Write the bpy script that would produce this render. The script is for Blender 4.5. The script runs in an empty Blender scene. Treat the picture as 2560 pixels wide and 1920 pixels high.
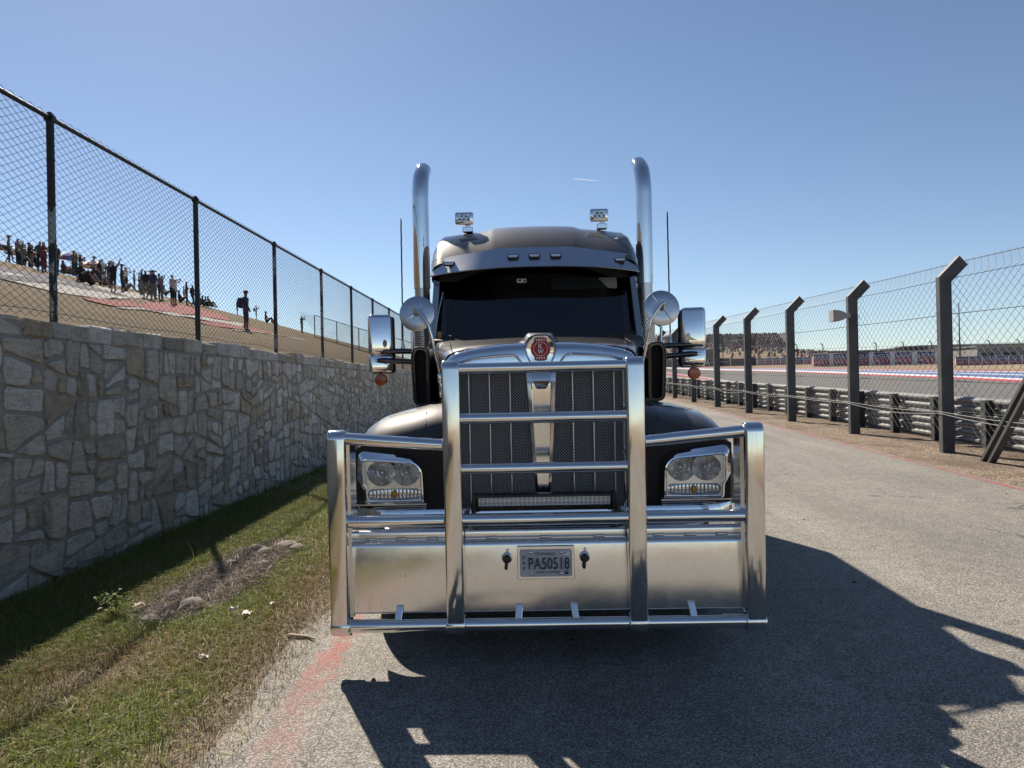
import bpy, bmesh, math, random
import numpy as np
from mathutils import Vector, Matrix, noise as mnoise
random.seed(7); rng = np.random.default_rng(11)
R = math.radians
sc = bpy.context.scene
COL = sc.collection

# ------------------------------------------------------------------ camera, sky, sun, exposure
cam_d = bpy.data.cameras.new('camera'); cam = bpy.data.objects.new('camera', cam_d); COL.objects.link(cam)
cam_d.sensor_width = 36.0; cam_d.lens = 24.97; cam_d.clip_start = 0.05; cam_d.clip_end = 3000
cam.matrix_world = Matrix.Translation((0, 0, 1.7)) @ Matrix.Rotation(R(90.1), 4, 'X') @ Matrix.Rotation(R(-1.2), 4, 'Z')
sc.camera = cam
TO_SUN = Vector((-0.48, 1.0, 0.98)).normalized()
SUN_EL = math.asin(TO_SUN.z); SUN_AZ = math.atan2(TO_SUN.x, TO_SUN.y)
w = bpy.data.worlds.new('World'); sc.world = w; w.use_nodes = True
nt = w.node_tree; bg = nt.nodes['Background']
sky = nt.nodes.new('ShaderNodeTexSky'); sky.sky_type = 'NISHITA'; sky.sun_disc = False
sky.sun_elevation = SUN_EL; sky.sun_rotation = SUN_AZ
sky.altitude = 150; sky.air_density = 0.8; sky.dust_density = 0.12; sky.ozone_density = 1.1
nt.links.new(sky.outputs[0], bg.inputs[0]); bg.inputs[1].default_value = 0.068
sun_d = bpy.data.lights.new('sun', 'SUN'); sun_d.energy = 5.0; sun_d.angle = R(0.55); sun_d.color = (1.0, 0.90, 0.76)
sun = bpy.data.objects.new('sun', sun_d); COL.objects.link(sun)
sun.rotation_euler = (-TO_SUN).to_track_quat('-Z', 'Y').to_euler()
vs = sc.view_settings
vs.view_transform = 'Standard'; vs.look = 'None'; vs.gamma = 1.0; vs.use_curve_mapping = False; vs.exposure = 0.75
sc.render.engine = 'CYCLES'
cy = sc.cycles; cy.max_bounces = 8; cy.diffuse_bounces = 3; cy.glossy_bounces = 5; cy.transmission_bounces = 6; cy.transparent_max_bounces = 12
cy.caustics_reflective = False; cy.caustics_refractive = False; cy.sample_clamp_indirect = 6.0; cy.use_denoising = True

# ------------------------------------------------------------------ terrain functions
SL = 0.026
def sm(t):
    t = min(max(t, 0.0), 1.0); return t*t*(3-2*t)
def G(y):
    yy = min(max(y, -40.0), 200.0)
    return SL*yy + (0.00013*(yy-40)**2 if yy > 40 else 0.0)
XW = -4.5                                   # face of the stone wall
def road_left(y): return -1.36 + 0.05*math.sin(y*1.3) + 0.04*math.sin(y*3.7+1) + 0.03*mnoise.noise((y*4.0, 0.0, 0.0))
def road_right(y): return 6.15 + 0.043*min(max(y, -10), 30)
def verge(x, y):
    t = (x - XW)/(-1.22 - XW)
    return -0.13 + (G(y) - 0.001 + 0.13)*sm(t*1.06) + 0.02*mnoise.noise((x*1.3, y*1.3, 0.0))*sm(4*t)*sm(4*(1-t))
def hill(x, y):
    s = -4.75 - x; m = 0.286 + 0.02*sm((y-36)/28)
    if s < 23: z = 2.4 + m*s
    else:
        u = min(s-23, 14.0); z = 2.4 + m*23 + m*(u - u*u/28)
    return z + 0.10*mnoise.noise((x*0.25, y*0.25, 3.0))*sm(s/3)
def fence_x(y): return 7.64 + 0.009*y

# ------------------------------------------------------------------ objects
def link(name, data, parent=None):
    o = bpy.data.objects.new(name, data); COL.objects.link(o)
    if parent is not None: o.parent = parent
    return o
def tag(o, label=None, cat=None, group=None, kind=None):
    if label: o['label'] = label
    if cat: o['category'] = cat
    if group: o['group'] = group
    if kind: o['kind'] = kind
    return o
def thing(name, label, cat, loc=(0, 0, 0), rot=(0, 0, 0), group=None):
    o = link(name, None); o.location = loc; o.rotation_euler = rot; o.empty_display_size = 0.2
    return tag(o, label, cat, group)
def copy_tree(o, parent=None):
    c = o.copy(); COL.objects.link(c); c.parent = parent
    for ch in list(o.children): copy_tree(ch, c)
    return c

def sharp_rim(me):
    cnt = np.zeros(len(me.edges), np.int32)
    for l in me.loops: cnt[l.edge_index] += 1
    at = me.attributes.get('sharp_edge') or me.attributes.new('sharp_edge', 'BOOLEAN', 'EDGE')
    sh = np.zeros(len(me.edges), bool); at.data.foreach_get('value', sh); sh |= cnt == 1; at.data.foreach_set('value', sh)

class MB:
    def __init__(s): s.v = []; s.f = []; s.mi = []; s.m = 0
    def add(s, vs, fs):
        o = len(s.v); s.v.extend(tuple(p) for p in vs)
        s.f.extend(tuple(i+o for i in f) for f in fs); s.mi.extend([s.m]*len(fs))
    def box(s, c, d, M=None):
        x, y, z = d[0]/2, d[1]/2, d[2]/2; c = Vector(c)
        vs = [Vector(p) for p in ((-x,-y,-z),(x,-y,-z),(x,y,-z),(-x,y,-z),(-x,-y,z),(x,-y,z),(x,y,z),(-x,y,z))]
        if M is not None: vs = [M @ p for p in vs]
        s.add([p+c for p in vs], [(3,2,1,0),(4,5,6,7),(0,1,5,4),(1,2,6,5),(2,3,7,6),(3,0,4,7)])
    def rbox(s, c, d, r, seg=2, M=None):
        bm = bmesh.new(); bmesh.ops.create_cube(bm, size=1.0)
        for v in bm.verts: v.co = Vector((v.co.x*d[0], v.co.y*d[1], v.co.z*d[2]))
        bmesh.ops.bevel(bm, geom=bm.edges[:]+bm.verts[:], offset=r, segments=seg, affect='EDGES', profile=0.5)
        bm.verts.ensure_lookup_table(); c = Vector(c)
        vs = [(M @ v.co if M is not None else v.co)+c for v in bm.verts]
        s.add(vs, [tuple(v.index for v in f.verts) for f in bm.faces]); bm.free()
    def tube(s, path, r, n=12, cap=True, up=None):
        P = [Vector(p) for p in path]; k = len(P)
        rs = r if isinstance(r, (list, tuple)) else [r]*k
        t0 = (P[1]-P[0]).normalized()
        a = Vector((0,0,1)) if abs(t0.z) < 0.9 else Vector((1,0,0))
        u = t0.cross(a).normalized(); vs = []
        for i in range(k):
            t = (P[min(i+1,k-1)]-P[max(i-1,0)]).normalized()
            u = (u - t*u.dot(t)).normalized(); q = t.cross(u)
            for j in range(n):
                an = 2*math.pi*j/n; vs.append(P[i] + (u*math.cos(an)+q*math.sin(an))*rs[i])
        fs = [(i*n+j, i*n+(j+1)%n, (i+1)*n+(j+1)%n, (i+1)*n+j) for i in range(k-1) for j in range(n)]
        if cap: fs += [tuple(range(n-1,-1,-1)), tuple((k-1)*n+j for j in range(n))]
        s.add(vs, fs)
    def lathe(s, prof, c, ax, n=24, cap=True):
        ax = Vector(ax).normalized(); a = Vector((0,0,1)) if abs(ax.z) < 0.9 else Vector((1,0,0))
        u = ax.cross(a).normalized(); q = ax.cross(u); c = Vector(c); vs = []
        for (r, h) in prof:
            for j in range(n):
                an = 2*math.pi*j/n; vs.append(c + ax*h + (u*math.cos(an)+q*math.sin(an))*r)
        k = len(prof)
        fs = [(i*n+j, i*n+(j+1)%n, (i+1)*n+(j+1)%n, (i+1)*n+j) for i in range(k-1) for j in range(n)]
        if cap: fs += [tuple(range(n-1,-1,-1)), tuple((k-1)*n+j for j in range(n))]
        s.add(vs, fs)
    def loft(s, secs, closed=False, cap=False):
        n = len(secs[0]); k = len(secs); vs = [p for q in secs for p in q]; m = n if closed else n-1
        fs = [(i*n+j, i*n+(j+1)%n, (i+1)*n+(j+1)%n, (i+1)*n+j) for i in range(k-1) for j in range(m)]
        if cap: fs += [tuple(range(n-1,-1,-1)), tuple((k-1)*n+j for j in range(n))]
        s.add(vs, fs)
    def prism(s, poly, fn, d0, d1, bev=0.0, seg=2):
        """poly: 2-D outline, fn(a,b,d) -> point; extruded from d0 to d1, rims optionally rounded"""
        n = len(poly)
        if bev <= 0: rings = [(0, d0), (0, d1)]
        else:
            rings = []
            sg = 1 if d1 > d0 else -1
            for i in range(seg+1):
                an = math.pi/2*i/seg; rings.append((bev*(1-math.sin(an)), d0+sg*bev*(1-math.cos(an))))
            rings += [(a, d1-sg*(d-d0)*1.0) for a, d in reversed(rings)]
        vs = []
        for ins, d in rings:
            for p in inset(poly, ins): vs.append(fn(p[0], p[1], d))
        k = len(rings)
        fs = [(i*n+j, i*n+(j+1)%n, (i+1)*n+(j+1)%n, (i+1)*n+j) for i in range(k-1) for j in range(n)]
        fs += [tuple(range(n-1,-1,-1)), tuple((k-1)*n+j for j in range(n))]
        s.add(vs, fs)
    def ring(s, outer, inner, fn, d0, d1):
        n = len(outer); vs = []
        for poly, d in ((outer,d0),(inner,d0),(inner,d1),(outer,d1)):
            vs += [fn(p[0],p[1],d) for p in poly]
        fs = []
        for a in range(4):
            b = (a+1) % 4
            fs += [(a*n+j, a*n+(j+1)%n, b*n+(j+1)%n, b*n+j) for j in range(n)]
        s.add(vs, fs)
    def build(s, name, mat, parent=None, smooth=40, fix=True):
        me = bpy.data.meshes.new(name); me.from_pydata(s.v, [], s.f)
        mats = mat if isinstance(mat, (list, tuple)) else [mat]
        for m in mats: me.materials.append(m)
        if len(mats) > 1: me.polygons.foreach_set('material_index', s.mi)
        if fix:
            bm = bmesh.new(); bm.from_mesh(me); bmesh.ops.recalc_face_normals(bm, faces=bm.faces[:]); bm.to_mesh(me); bm.free()
        if smooth:
            me.shade_smooth(); me.set_sharp_from_angle(angle=R(smooth)); sharp_rim(me)
        me.update()
        return link(name, me, parent)

def inset(poly, d):
    if d == 0: return poly
    n = len(poly); A = sum(poly[i][0]*poly[(i+1)%n][1]-poly[(i+1)%n][0]*poly[i][1] for i in range(n)); sg = 1 if A > 0 else -1
    out = []
    for i in range(n):
        p0, p1, p2 = Vector(poly[i-1][:2]), Vector(poly[i][:2]), Vector(poly[(i+1)%n][:2])
        e1 = (p1-p0); e2 = (p2-p1)
        if e1.length < 1e-9 or e2.length < 1e-9: out.append((p1.x, p1.y)); continue
        e1.normalize(); e2.normalize()
        n1 = Vector((-e1.y, e1.x))*sg; n2 = Vector((-e2.y, e2.x))*sg
        b = n1+n2; L = b.length
        if L < 1e-6: out.append((p1.x, p1.y)); continue
        b /= L; q = p1 + b*min(d/max(b.dot(n1), 0.4), d*2); out.append((q.x, q.y))
    return out
def rrect(x0, x1, z0, z1, r, n=4):
    pts = []
    for cx, cz, a0 in ((x1-r, z1-r, 0), (x0+r, z1-r, 90), (x0+r, z0+r, 180), (x1-r, z0+r, 270)):
        for i in range(n+1):
            a = R(a0+90*i/n); pts.append((cx+r*math.cos(a), cz+r*math.sin(a)))
    return pts
def fXZ(a, b, d): return (a, d, b)          # outline in x,z extruded along y
def fYZ(a, b, d): return (d, a, b)          # outline in y,z extruded along x
def fXY(a, b, d): return (a, b, d)
def round_poly(pts, r, n=3):
    """round the corners of a polygon (list of (a,b) or (a,b,radius))"""
    out = []; k = len(pts)
    for i in range(k):
        p = Vector(pts[i][:2]); rr = pts[i][2] if len(pts[i]) > 2 else r
        a = Vector(pts[i-1][:2])-p; b = Vector(pts[(i+1)%k][:2])-p
        la, lb = a.length, b.length; rr = min(rr, la*0.45, lb*0.45); a /= la; b /= lb
        for j in range(n+1):
            t = j/n; q = (p+a*rr)*(1-t)**2 + p*2*t*(1-t) + (p+b*rr)*t*t; out.append((q.x, q.y))
    return out

_txt = {}
def text_mesh(body, size=1.0, ext=0.0, align='CENTER', bold=0.0):
    key = (body, size, ext, align, bold)
    if key in _txt: return _txt[key]
    c = bpy.data.curves.new('lettering', 'FONT'); c.body = body; c.size = size; c.extrude = ext; c.align_x = align; c.align_y = 'CENTER'
    c.offset = bold; c.resolution_u = 3
    o = bpy.data.objects.new('lettering', c); COL.objects.link(o)
    dg = bpy.context.evaluated_depsgraph_get(); me = bpy.data.meshes.new_from_object(o.evaluated_get(dg))
    bpy.data.objects.remove(o); me.name = 'lettering'; _txt[key] = me
    return me
def text(body, mat, parent, loc, size, width=None, height=None, ext=0.001, rot=(math.pi/2,0,0), bold=0.0, name='lettering'):
    me = text_mesh(body, 1.0, ext/max(size, 1e-6), 'CENTER', bold).copy()
    me.materials.clear(); me.materials.append(mat)
    o = link(name, me, parent); o.location = loc; o.rotation_euler = rot
    co = np.empty(len(me.vertices)*3); me.vertices.foreach_get('co', co); co = co.reshape(-1, 3)
    lo, hi = co.min(0), co.max(0); co[:, 0] -= (lo[0]+hi[0])/2; co[:, 1] -= (lo[1]+hi[1])/2
    sx = width/(hi[0]-lo[0]) if width else size
    sy = height/(hi[1]-lo[1]) if height else size
    co[:, 0] *= sx; co[:, 1] *= sy; co[:, 2] *= size
    me.vertices.foreach_set('co', co.ravel()); me.update()
    return o

# ------------------------------------------------------------------ materials
def new_mat(name):
    m = bpy.data.materials.new(name); m.use_nodes = True
    n = m.node_tree; return m, n, n.nodes['Principled BSDF']
class NB:
    """small helper for node trees"""
    def __init__(s, nt): s.nt = nt; s.L = nt.links
    def n(s, typ, **kw):
        nd = s.nt.nodes.new(typ)
        for k, v in kw.items(): setattr(nd, k, v)
        return nd
    def pos(s, world=True):
        if world: return s.n('ShaderNodeNewGeometry').outputs['Position']
        return s.n('ShaderNodeTexCoord').outputs['Object']
    def noise(s, vec, scale, detail=4.0, rough=0.55, dist=0.0):
        nd = s.n('ShaderNodeTexNoise'); s.L.new(vec, nd.inputs['Vector'])
        nd.inputs['Scale'].default_value = scale; nd.inputs['Detail'].default_value = detail
        nd.inputs['Roughness'].default_value = rough; nd.inputs['Distortion'].default_value = dist
        return nd.outputs['Fac']
    def voro(s, vec, scale, feature='F1', out='Distance'):
        nd = s.n('ShaderNodeTexVoronoi', feature=feature); s.L.new(vec, nd.inputs['Vector']); nd.inputs['Scale'].default_value = scale
        return nd.outputs[out]
    def ramp(s, fac, stops):
        nd = s.n('ShaderNodeValToRGB'); s.L.new(fac, nd.inputs[0]); e = nd.color_ramp.elements
        while len(e) < len(stops): e.new(0.5)
        for el, (p, c) in zip(e, stops):
            el.position = p; el.color = (c, c, c, 1) if isinstance(c, (int, float)) else (*c, 1)
        return nd.outputs[0]
    def mix(s, fac, a, b, mode='MIX'):
        nd = s.n('ShaderNodeMix', data_type='RGBA', blend_type=mode)
        s.put(nd.inputs[0], fac); s.put(nd.inputs[6], a); s.put(nd.inputs[7], b)
        return nd.outputs[2]
    def math(s, op, a, b=0.0, c=None):
        nd = s.n('ShaderNodeMath', operation=op); s.put(nd.inputs[0], a); s.put(nd.inputs[1], b)
        if c is not None: s.put(nd.inputs[2], c)
        return nd.outputs[0]
    def put(s, inp, v):
        if isinstance(v, bpy.types.NodeSocket): s.L.new(v, inp)
        elif isinstance(v, (tuple, list)): inp.default_value = (*v, 1) if len(v) == 3 and inp.type == 'RGBA' else v
        else: inp.default_value = v
    def scale(s, vec, v):
        nd = s.n('ShaderNodeMapping'); s.L.new(vec, nd.inputs[0]); nd.inputs['Scale'].default_value = v; return nd.outputs[0]
    def bump(s, bsdf, h, strength, dist):
        nd = s.n('ShaderNodeBump'); s.L.new(h, nd.inputs['Height']); nd.inputs['Strength'].default_value = strength
        nd.inputs['Distance'].default_value = dist; s.L.new(nd.outputs[0], bsdf.inputs['Normal'])
    def sep(s, vec):
        nd = s.n('ShaderNodeSeparateXYZ'); s.L.new(vec, nd.inputs[0]); return nd.outputs
    def attr(s, name):
        nd = s.n('ShaderNodeAttribute', attribute_name=name); return nd.outputs['Color']

def simple(name, color, rough=0.5, metal=0.0, var=0.0, scale=8.0, bump=0.0, bscale=60.0, coat=0.0, spec=0.5, rvar=0.0, world=False, stretch=None):
    m, nt, b = new_mat(name); q = NB(nt)
    b.inputs['Base Color'].default_value = (*color, 1); b.inputs['Roughness'].default_value = rough
    b.inputs['Metallic'].default_value = metal; b.inputs['Specular IOR Level'].default_value = spec
    if coat: b.inputs['Coat Weight'].default_value = coat; b.inputs['Coat Roughness'].default_value = 0.04
    if var or bump or rvar:
        p = q.pos(world)
        if stretch: p = q.scale(p, stretch)
        f = q.noise(p, scale, 5)
        if var:
            lo = tuple(c*(1-var) for c in color); hi = tuple(min(1, c*(1+var)) for c in color)
            q.L.new(q.ramp(f, [(0.3, lo), (0.7, hi)]), b.inputs['Base Color'])
        if rvar: q.L.new(q.ramp(f, [(0.3, max(0.02, rough-rvar)), (0.7, rough+rvar)]), b.inputs['Roughness'])
        if bump: q.bump(b, q.noise(p, bscale, 3), bump, 0.002)
    return m
# ------------------------------------------------------------------ setting materials
def asphalt_nodes(q, b, p, dark=0.25, light=0.56, warm=(1.0, 0.93, 0.83), scale=105.0, bump=0.55):
    cell = q.voro(p, scale, 'F1', 'Color'); d = q.voro(p, scale, 'F1', 'Distance')
    s0 = q.sep(cell)[0]
    tone = q.ramp(s0, [(0.0, dark), (0.55, (dark+light)/2), (1.0, light)])
    big = q.ramp(q.noise(p, 0.55, 6, 0.6), [(0.3, 0.80), (0.72, 1.08)])
    fine = q.ramp(q.noise(p, 7.0, 5, 0.65), [(0.3, 0.84), (0.7, 1.1)])
    lane = q.ramp(q.noise(q.scale(p, (1.0, 0.05, 1.0)), 1.1, 5, 0.6), [(0.35, 0.80), (0.6, 1.06)])
    oil = q.ramp(q.noise(p, 1.7, 6, 0.75, 0.6), [(0.66, 1.0), (0.76, 0.72)])
    fine = q.mix(1.0, q.mix(1.0, fine, lane, 'MULTIPLY'), oil, 'MULTIPLY')
    gap = q.ramp(d, [(0.25, 1.0), (0.62, 0.45)])
    c = q.mix(1.0, tone, big, 'MULTIPLY'); c = q.mix(1.0, c, fine, 'MULTIPLY'); c = q.mix(1.0, c, gap, 'MULTIPLY')
    c = q.mix(1.0, c, warm, 'MULTIPLY')
    # a few wandering cracks
    wob = q.n('ShaderNodeVectorMath', operation='ADD'); q.L.new(p, wob.inputs[0])
    nz = q.n('ShaderNodeTexNoise'); q.L.new(p, nz.inputs['Vector']); nz.inputs['Scale'].default_value = 3.0; nz.inputs['Detail'].default_value = 6
    sub = q.n('ShaderNodeVectorMath', operation='SCALE'); q.L.new(nz.outputs['Color'], sub.inputs[0]); sub.inputs['Scale'].default_value = 0.45
    q.L.new(sub.outputs[0], wob.inputs[1])
    e = q.voro(wob.outputs[0], 0.42, 'DISTANCE_TO_EDGE', 'Distance')
    cr = q.math('MULTIPLY', q.ramp(e, [(0.0, 1.0), (0.006, 0.0)]), q.ramp(q.noise(p, 0.7, 3), [(0.52, 0.0), (0.62, 1.0)]))
    c = q.mix(q.math('MULTIPLY', cr, 0.8), c, (0.03, 0.028, 0.026))
    q.L.new(c, b.inputs['Base Color']); b.inputs['Roughness'].default_value = 0.85; b.inputs['Specular IOR Level'].default_value = 0.35
    h = q.math('SUBTRACT', q.math('MULTIPLY', s0, 0.5), q.math('ADD', d, cr))
    q.bump(b, h, bump, 0.006)
    return c
M = {}
def mk_asphalt():
    m, nt, b = new_mat('chip_seal_asphalt'); q = NB(nt); asphalt_nodes(q, b, q.pos()); return m
M['asphalt'] = mk_asphalt()
def worn_paint(name, color, lo, hi, sc_=9.0, edge=None):
    m, nt, b = new_mat(name); q = NB(nt); p = q.pos(); c = asphalt_nodes(q, b, p)
    f = q.ramp(q.noise(p, sc_, 7, 0.7), [(lo, 0.0), (hi, 1.0)])
    if edge:
        d_ = q.math('ADD', q.math('ABSOLUTE', q.math('SUBTRACT', q.sep(p)[0], edge[0])), q.math('MULTIPLY', q.math('SUBTRACT', q.noise(p, 4.5, 7, 0.7), 0.5), 0.34))
        f = q.math('MULTIPLY', f, q.ramp(q.math('DIVIDE', d_, edge[1]), [(0.35, 1.0), (0.95, 0.0)]))
        f = q.math('MULTIPLY', f, q.ramp(q.math('DIVIDE', q.sep(p)[1], 8.0), [(0.38, 0.35), (0.55, 0.95)]))
    grit = q.ramp(q.voro(p, 105.0), [(0.35, 1.0), (0.7, 0.25)])
    q.L.new(q.mix(q.math('MULTIPLY', f, grit), c, color), b.inputs['Base Color']); return m
M['red_line'] = worn_paint('worn_red_line', (0.38, 0.06, 0.065), 0.38, 0.58, 3.5)
M['red_patch'] = worn_paint('worn_red_patch', (0.40, 0.09, 0.085), 0.34, 0.56, 6.0, (-1.10, 0.12))
M['yellow_patch'] = worn_paint('worn_yellow_patch', (0.52, 0.43, 0.22), 0.44, 0.66, 5.0, (-1.30, 0.09))
def mk_soil():
    m, nt, b = new_mat('verge_soil'); q = NB(nt); p = q.pos()
    c = q.ramp(q.noise(p, 2.2, 8, 0.7), [(0.28, (0.07, 0.05, 0.032)), (0.5, (0.14, 0.105, 0.068)), (0.75, (0.24, 0.19, 0.135))])
    c = q.mix(q.ramp(q.noise(p, 55, 4), [(0.45, 0.0), (0.7, 0.7)]), c, (0.32, 0.27, 0.19))
    q.L.new(c, b.inputs['Base Color']); b.inputs['Roughness'].default_value = 0.95
    q.bump(b, q.math('ADD', q.noise(p, 40, 6, 0.7), q.noise(p, 9, 4)), 0.8, 0.02); return m
M['soil'] = mk_soil()
def mk_gravel():
    m, nt, b = new_mat('tan_gravel'); q = NB(nt); p = q.pos()
    cell = q.sep(q.voro(p, 42.0, 'F1', 'Color'))[0]; d = q.voro(p, 42.0)
    c = q.ramp(cell, [(0.0, (0.13, 0.09, 0.06)), (0.45, (0.27, 0.20, 0.14)), (0.85, (0.40, 0.31, 0.22)), (1.0, (0.5, 0.43, 0.34))])
    c = q.mix(q.ramp(q.noise(p, 1.1, 6, 0.65), [(0.45, 0.0), (0.62, 0.8)]), c, (0.14, 0.095, 0.06))
    c = q.mix(1.0, c, q.ramp(d, [(0.3, 1.0), (0.75, 0.5)]), 'MULTIPLY')
    q.L.new(c, b.inputs['Base Color']); b.inputs['Roughness'].default_value = 0.95
    q.bump(b, q.math('SUBTRACT', q.math('MULTIPLY', cell, 0.6), d), 0.8, 0.015); return m
M['gravel'] = mk_gravel()
def mk_dry(name, a, bb, cc, s1=0.35, s2=14.0):
    m, nt, b = new_mat(name); q = NB(nt); p = q.pos()
    c = q.ramp(q.noise(p, s1, 8, 0.65), [(0.3, a), (0.5, bb), (0.72, cc)])
    c = q.mix(q.ramp(q.noise(p, s2, 5, 0.7), [(0.4, 0.0), (0.66, 0.75)]), c, tuple(x*0.55 for x in a))
    q.L.new(c, b.inputs['Base Color']); b.inputs['Roughness'].default_value = 0.95; b.inputs['Specular IOR Level'].default_value = 0.2
    q.bump(b, q.noise(p, s2*1.4, 6, 0.75), 1.0, 0.10); return m
M['dry_hill'] = mk_dry('dry_hill_grass', (0.15, 0.105, 0.055), (0.20, 0.145, 0.08), (0.24, 0.185, 0.105))
M['dry_field'] = mk_dry('dry_field', (0.26, 0.19, 0.12), (0.33, 0.25, 0.17), (0.38, 0.30, 0.21), 0.05, 1.5)
def mk_turf_paint(name, col):
    m, nt, b = new_mat(name); q = NB(nt); p = q.pos()
    f = q.ramp(q.noise(p, 6.0, 7, 0.75), [(0.30, 0.0), (0.44, 1.0)])
    q.L.new(q.mix(f, (0.15, 0.11, 0.06), col), b.inputs['Base Color']); b.inputs['Roughness'].default_value = 0.9
    q.bump(b, q.noise(p, 20, 6, 0.75), 0.9, 0.08); return m
M['turf_red'] = mk_turf_paint('red_turf_paint', (0.23, 0.014, 0.02))
M['turf_white'] = mk_turf_paint('white_turf_paint', (0.33, 0.32, 0.31))
M['turf_navy'] = mk_turf_paint('navy_turf_paint', (0.035, 0.038, 0.075))
M['track'] = simple('race_track_asphalt', (0.115, 0.108, 0.10), 0.85, var=0.12, scale=0.6, world=True)
M['kerb_red'] = simple('kerb_red', (0.48, 0.05, 0.055), 0.6, var=0.1, scale=1.0, world=True)
M['kerb_white'] = simple('kerb_white', (0.72, 0.71, 0.69), 0.6, var=0.06, scale=1.0, world=True)
M['kerb_blue'] = simple('kerb_blue', (0.09, 0.14, 0.30), 0.6, var=0.1, scale=1.0, world=True)
M['apron'] = simple('track_apron', (0.24, 0.21, 0.175), 0.9, var=0.15, scale=0.8, world=True)

# ------------------------------------------------------------------ ground, road, verge, shoulder, hill
def sheet(name, xs, ys, zf, mat, smooth=True, kind='structure'):
    """xs may be a list or a function of y giving the columns"""
    mb = MB(); rows = []
    for y in ys:
        cols = xs(y) if callable(xs) else xs
        rows.append([(x, y, zf(x, y)) for x in cols])
    mb.loft(rows); o = mb.build(name, mat, None, 60 if smooth else 0, fix=False)
    me = o.data
    if me.polygons and me.polygons[0].normal.z < 0: me.flip_normals()
    return tag(o, kind=kind)
def frange(a, b, st):
    n = int(round((b-a)/st)); return [a+(b-a)*i/n for i in range(n+1)]
def ground_z(x, y):
    t = sm((x+0.6)/1.6)
    return (G(y)-0.03)*t + (min(G(y), -0.1)-0.5)*(1-t)
sheet('ground', [-1500,-600,-200,-80,-30,-8,-0.6,0.2,1.0,3,6,9,14,20,30,45,60,80,110,150,220,400,1500],
      [-1500,-500,-150,-60]+frange(-40,200,8)+[260,400,800,1500], ground_z, M['dry_field'])
sheet('road', lambda y: [road_left(y)+(road_right(y)-road_left(y))*i/10 for i in range(11)],
      frange(-40, 0, 2)+frange(0, 14, 0.14)[1:]+frange(14, 120, 1.0)[1:], lambda x, y: G(y)+0.004, M['asphalt'])
sheet('grass_verge', frange(XW-0.12, -1.0, 0.14), frange(-12, 2, 1.0)+frange(2, 14, 0.16)[1:]+frange(14, 60, 0.8)[1:], verge, M['soil'])
sheet('gravel_shoulder', lambda y: [road_right(y)-0.12+(11.5-road_right(y))*(i/22)**1.0 for i in range(23)],
      frange(-20, 4, 2)+frange(4, 40, 0.25)[1:]+frange(40, 80, 1)[1:],
      lambda x, y: G(y)-0.012+(0.028*(0.5+mnoise.noise((x*2.1, y*2.1, 5.0))) + 0.01*mnoise.noise((x*7, y*7, 1.0)))*sm((x-road_right(y)-0.02)/0.5), M['gravel'])
def line(name, xf0, xf1, ys, mat, dz):
    return sheet(name, lambda y: [xf0(y), (xf0(y)+xf1(y))/2, xf1(y)], ys, lambda x, y: G(y)+dz, mat, kind='structure')
line('road_edge_line', lambda y: road_right(y)-0.15+0.015*math.sin(y*2.3), lambda y: road_right(y)-0.045+0.02*math.sin(y*3.1+2), frange(-8, 60, 0.4), M['red_line'], 0.0062)
line('road_paint', lambda y: -1.26, lambda y: -0.92, frange(1.2, 9.0, 0.2), M['red_patch'], 0.0056)
line('road_paint', lambda y: road_left(y)+0.005, lambda y: -1.262, frange(1.2, 4.4, 0.1), M['yellow_patch'], 0.0056)
sheet('hillside', [-4.72,-5.5,-7,-9,-11,-13,-15,-17,-19,-21,-23,-25,-27,-28.5,-30,-31.5,-33,-35,-37,-40,-46,-60,-100,-160], frange(-60, 200, 2.5), hill, M['dry_hill'])
def drape(name, rows, mat):
    """band on the hill between two edges: rows of (xa, ya, xb, yb)"""
    secs = []
    for (a, b) in zip(rows[:-1], rows[1:]):
        for i in range(8):
            t = i/8; secs.append([a[k]*(1-t)+b[k]*t for k in range(4)])
    secs.append(list(rows[-1])); mb = MB()
    mb.loft([[(s[0]*(1-t)+s[2]*t, s[1]*(1-t)+s[3]*t, hill(s[0]*(1-t)+s[2]*t, s[1]*(1-t)+s[3]*t)+0.03) for t in [j/8 for j in range(9)]] for s in secs])
    o = mb.build(name, mat, None, 60, fix=False)
    if o.data.polygons[0].normal.z < 0: o.data.flip_normals()
    return tag(o, kind='structure')
drape('hill_paint', [(-11.5,12,-17,20),(-12.9,18,-19.4,27),(-14.6,22.4,-23.6,36.5),(-17.3,30.4,-22.8,38),(-18.3,33,-18.9,33.6)], M['turf_navy'])
drape('hill_paint', [(-9.8,11,-11.4,12),(-11.1,15.5,-12.8,18),(-11.3,17.5,-14.4,22.2),(-11.6,20,-17.1,30.2),(-15.0,27.4,-18.2,34)], M['turf_white'])
drape('hill_paint', [(-13.4,16.5,-14.2,17.8),(-15.0,21.5,-16.2,23.6),(-17.2,27.4,-18.6,30)], M['turf_white'])
drape('hill_paint', [(-18.9,33,-25,41.5),(-19.8,37,-25.8,47),(-24.6,51,-27,55)], M['turf_white'])
drape('hill_paint', [(-10,16.9,-11,18.2),(-9.9,17.7,-12.3,22),(-11.2,21.8,-15.4,30),(-13,27.7,-19,37),(-15.1,33.9,-23,50),(-17,43.5,-20.5,51)], M['turf_red'])
drape('hill_paint', [(-9.5,17.2,-9.9,17.9),(-10.5,20.7,-11.1,21.9),(-11.7,26,-14.6,33),(-14,37,-16.6,43),(-16.9,45,-17.6,48)], M['turf_white'])
drape('hill_paint', [(-9.6,21.8,-10.3,23),(-10.1,24.8,-11.8,28),(-11.2,30.4,-14,37),(-13.4,40.2,-14.6,44)], M['turf_red'])
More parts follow.
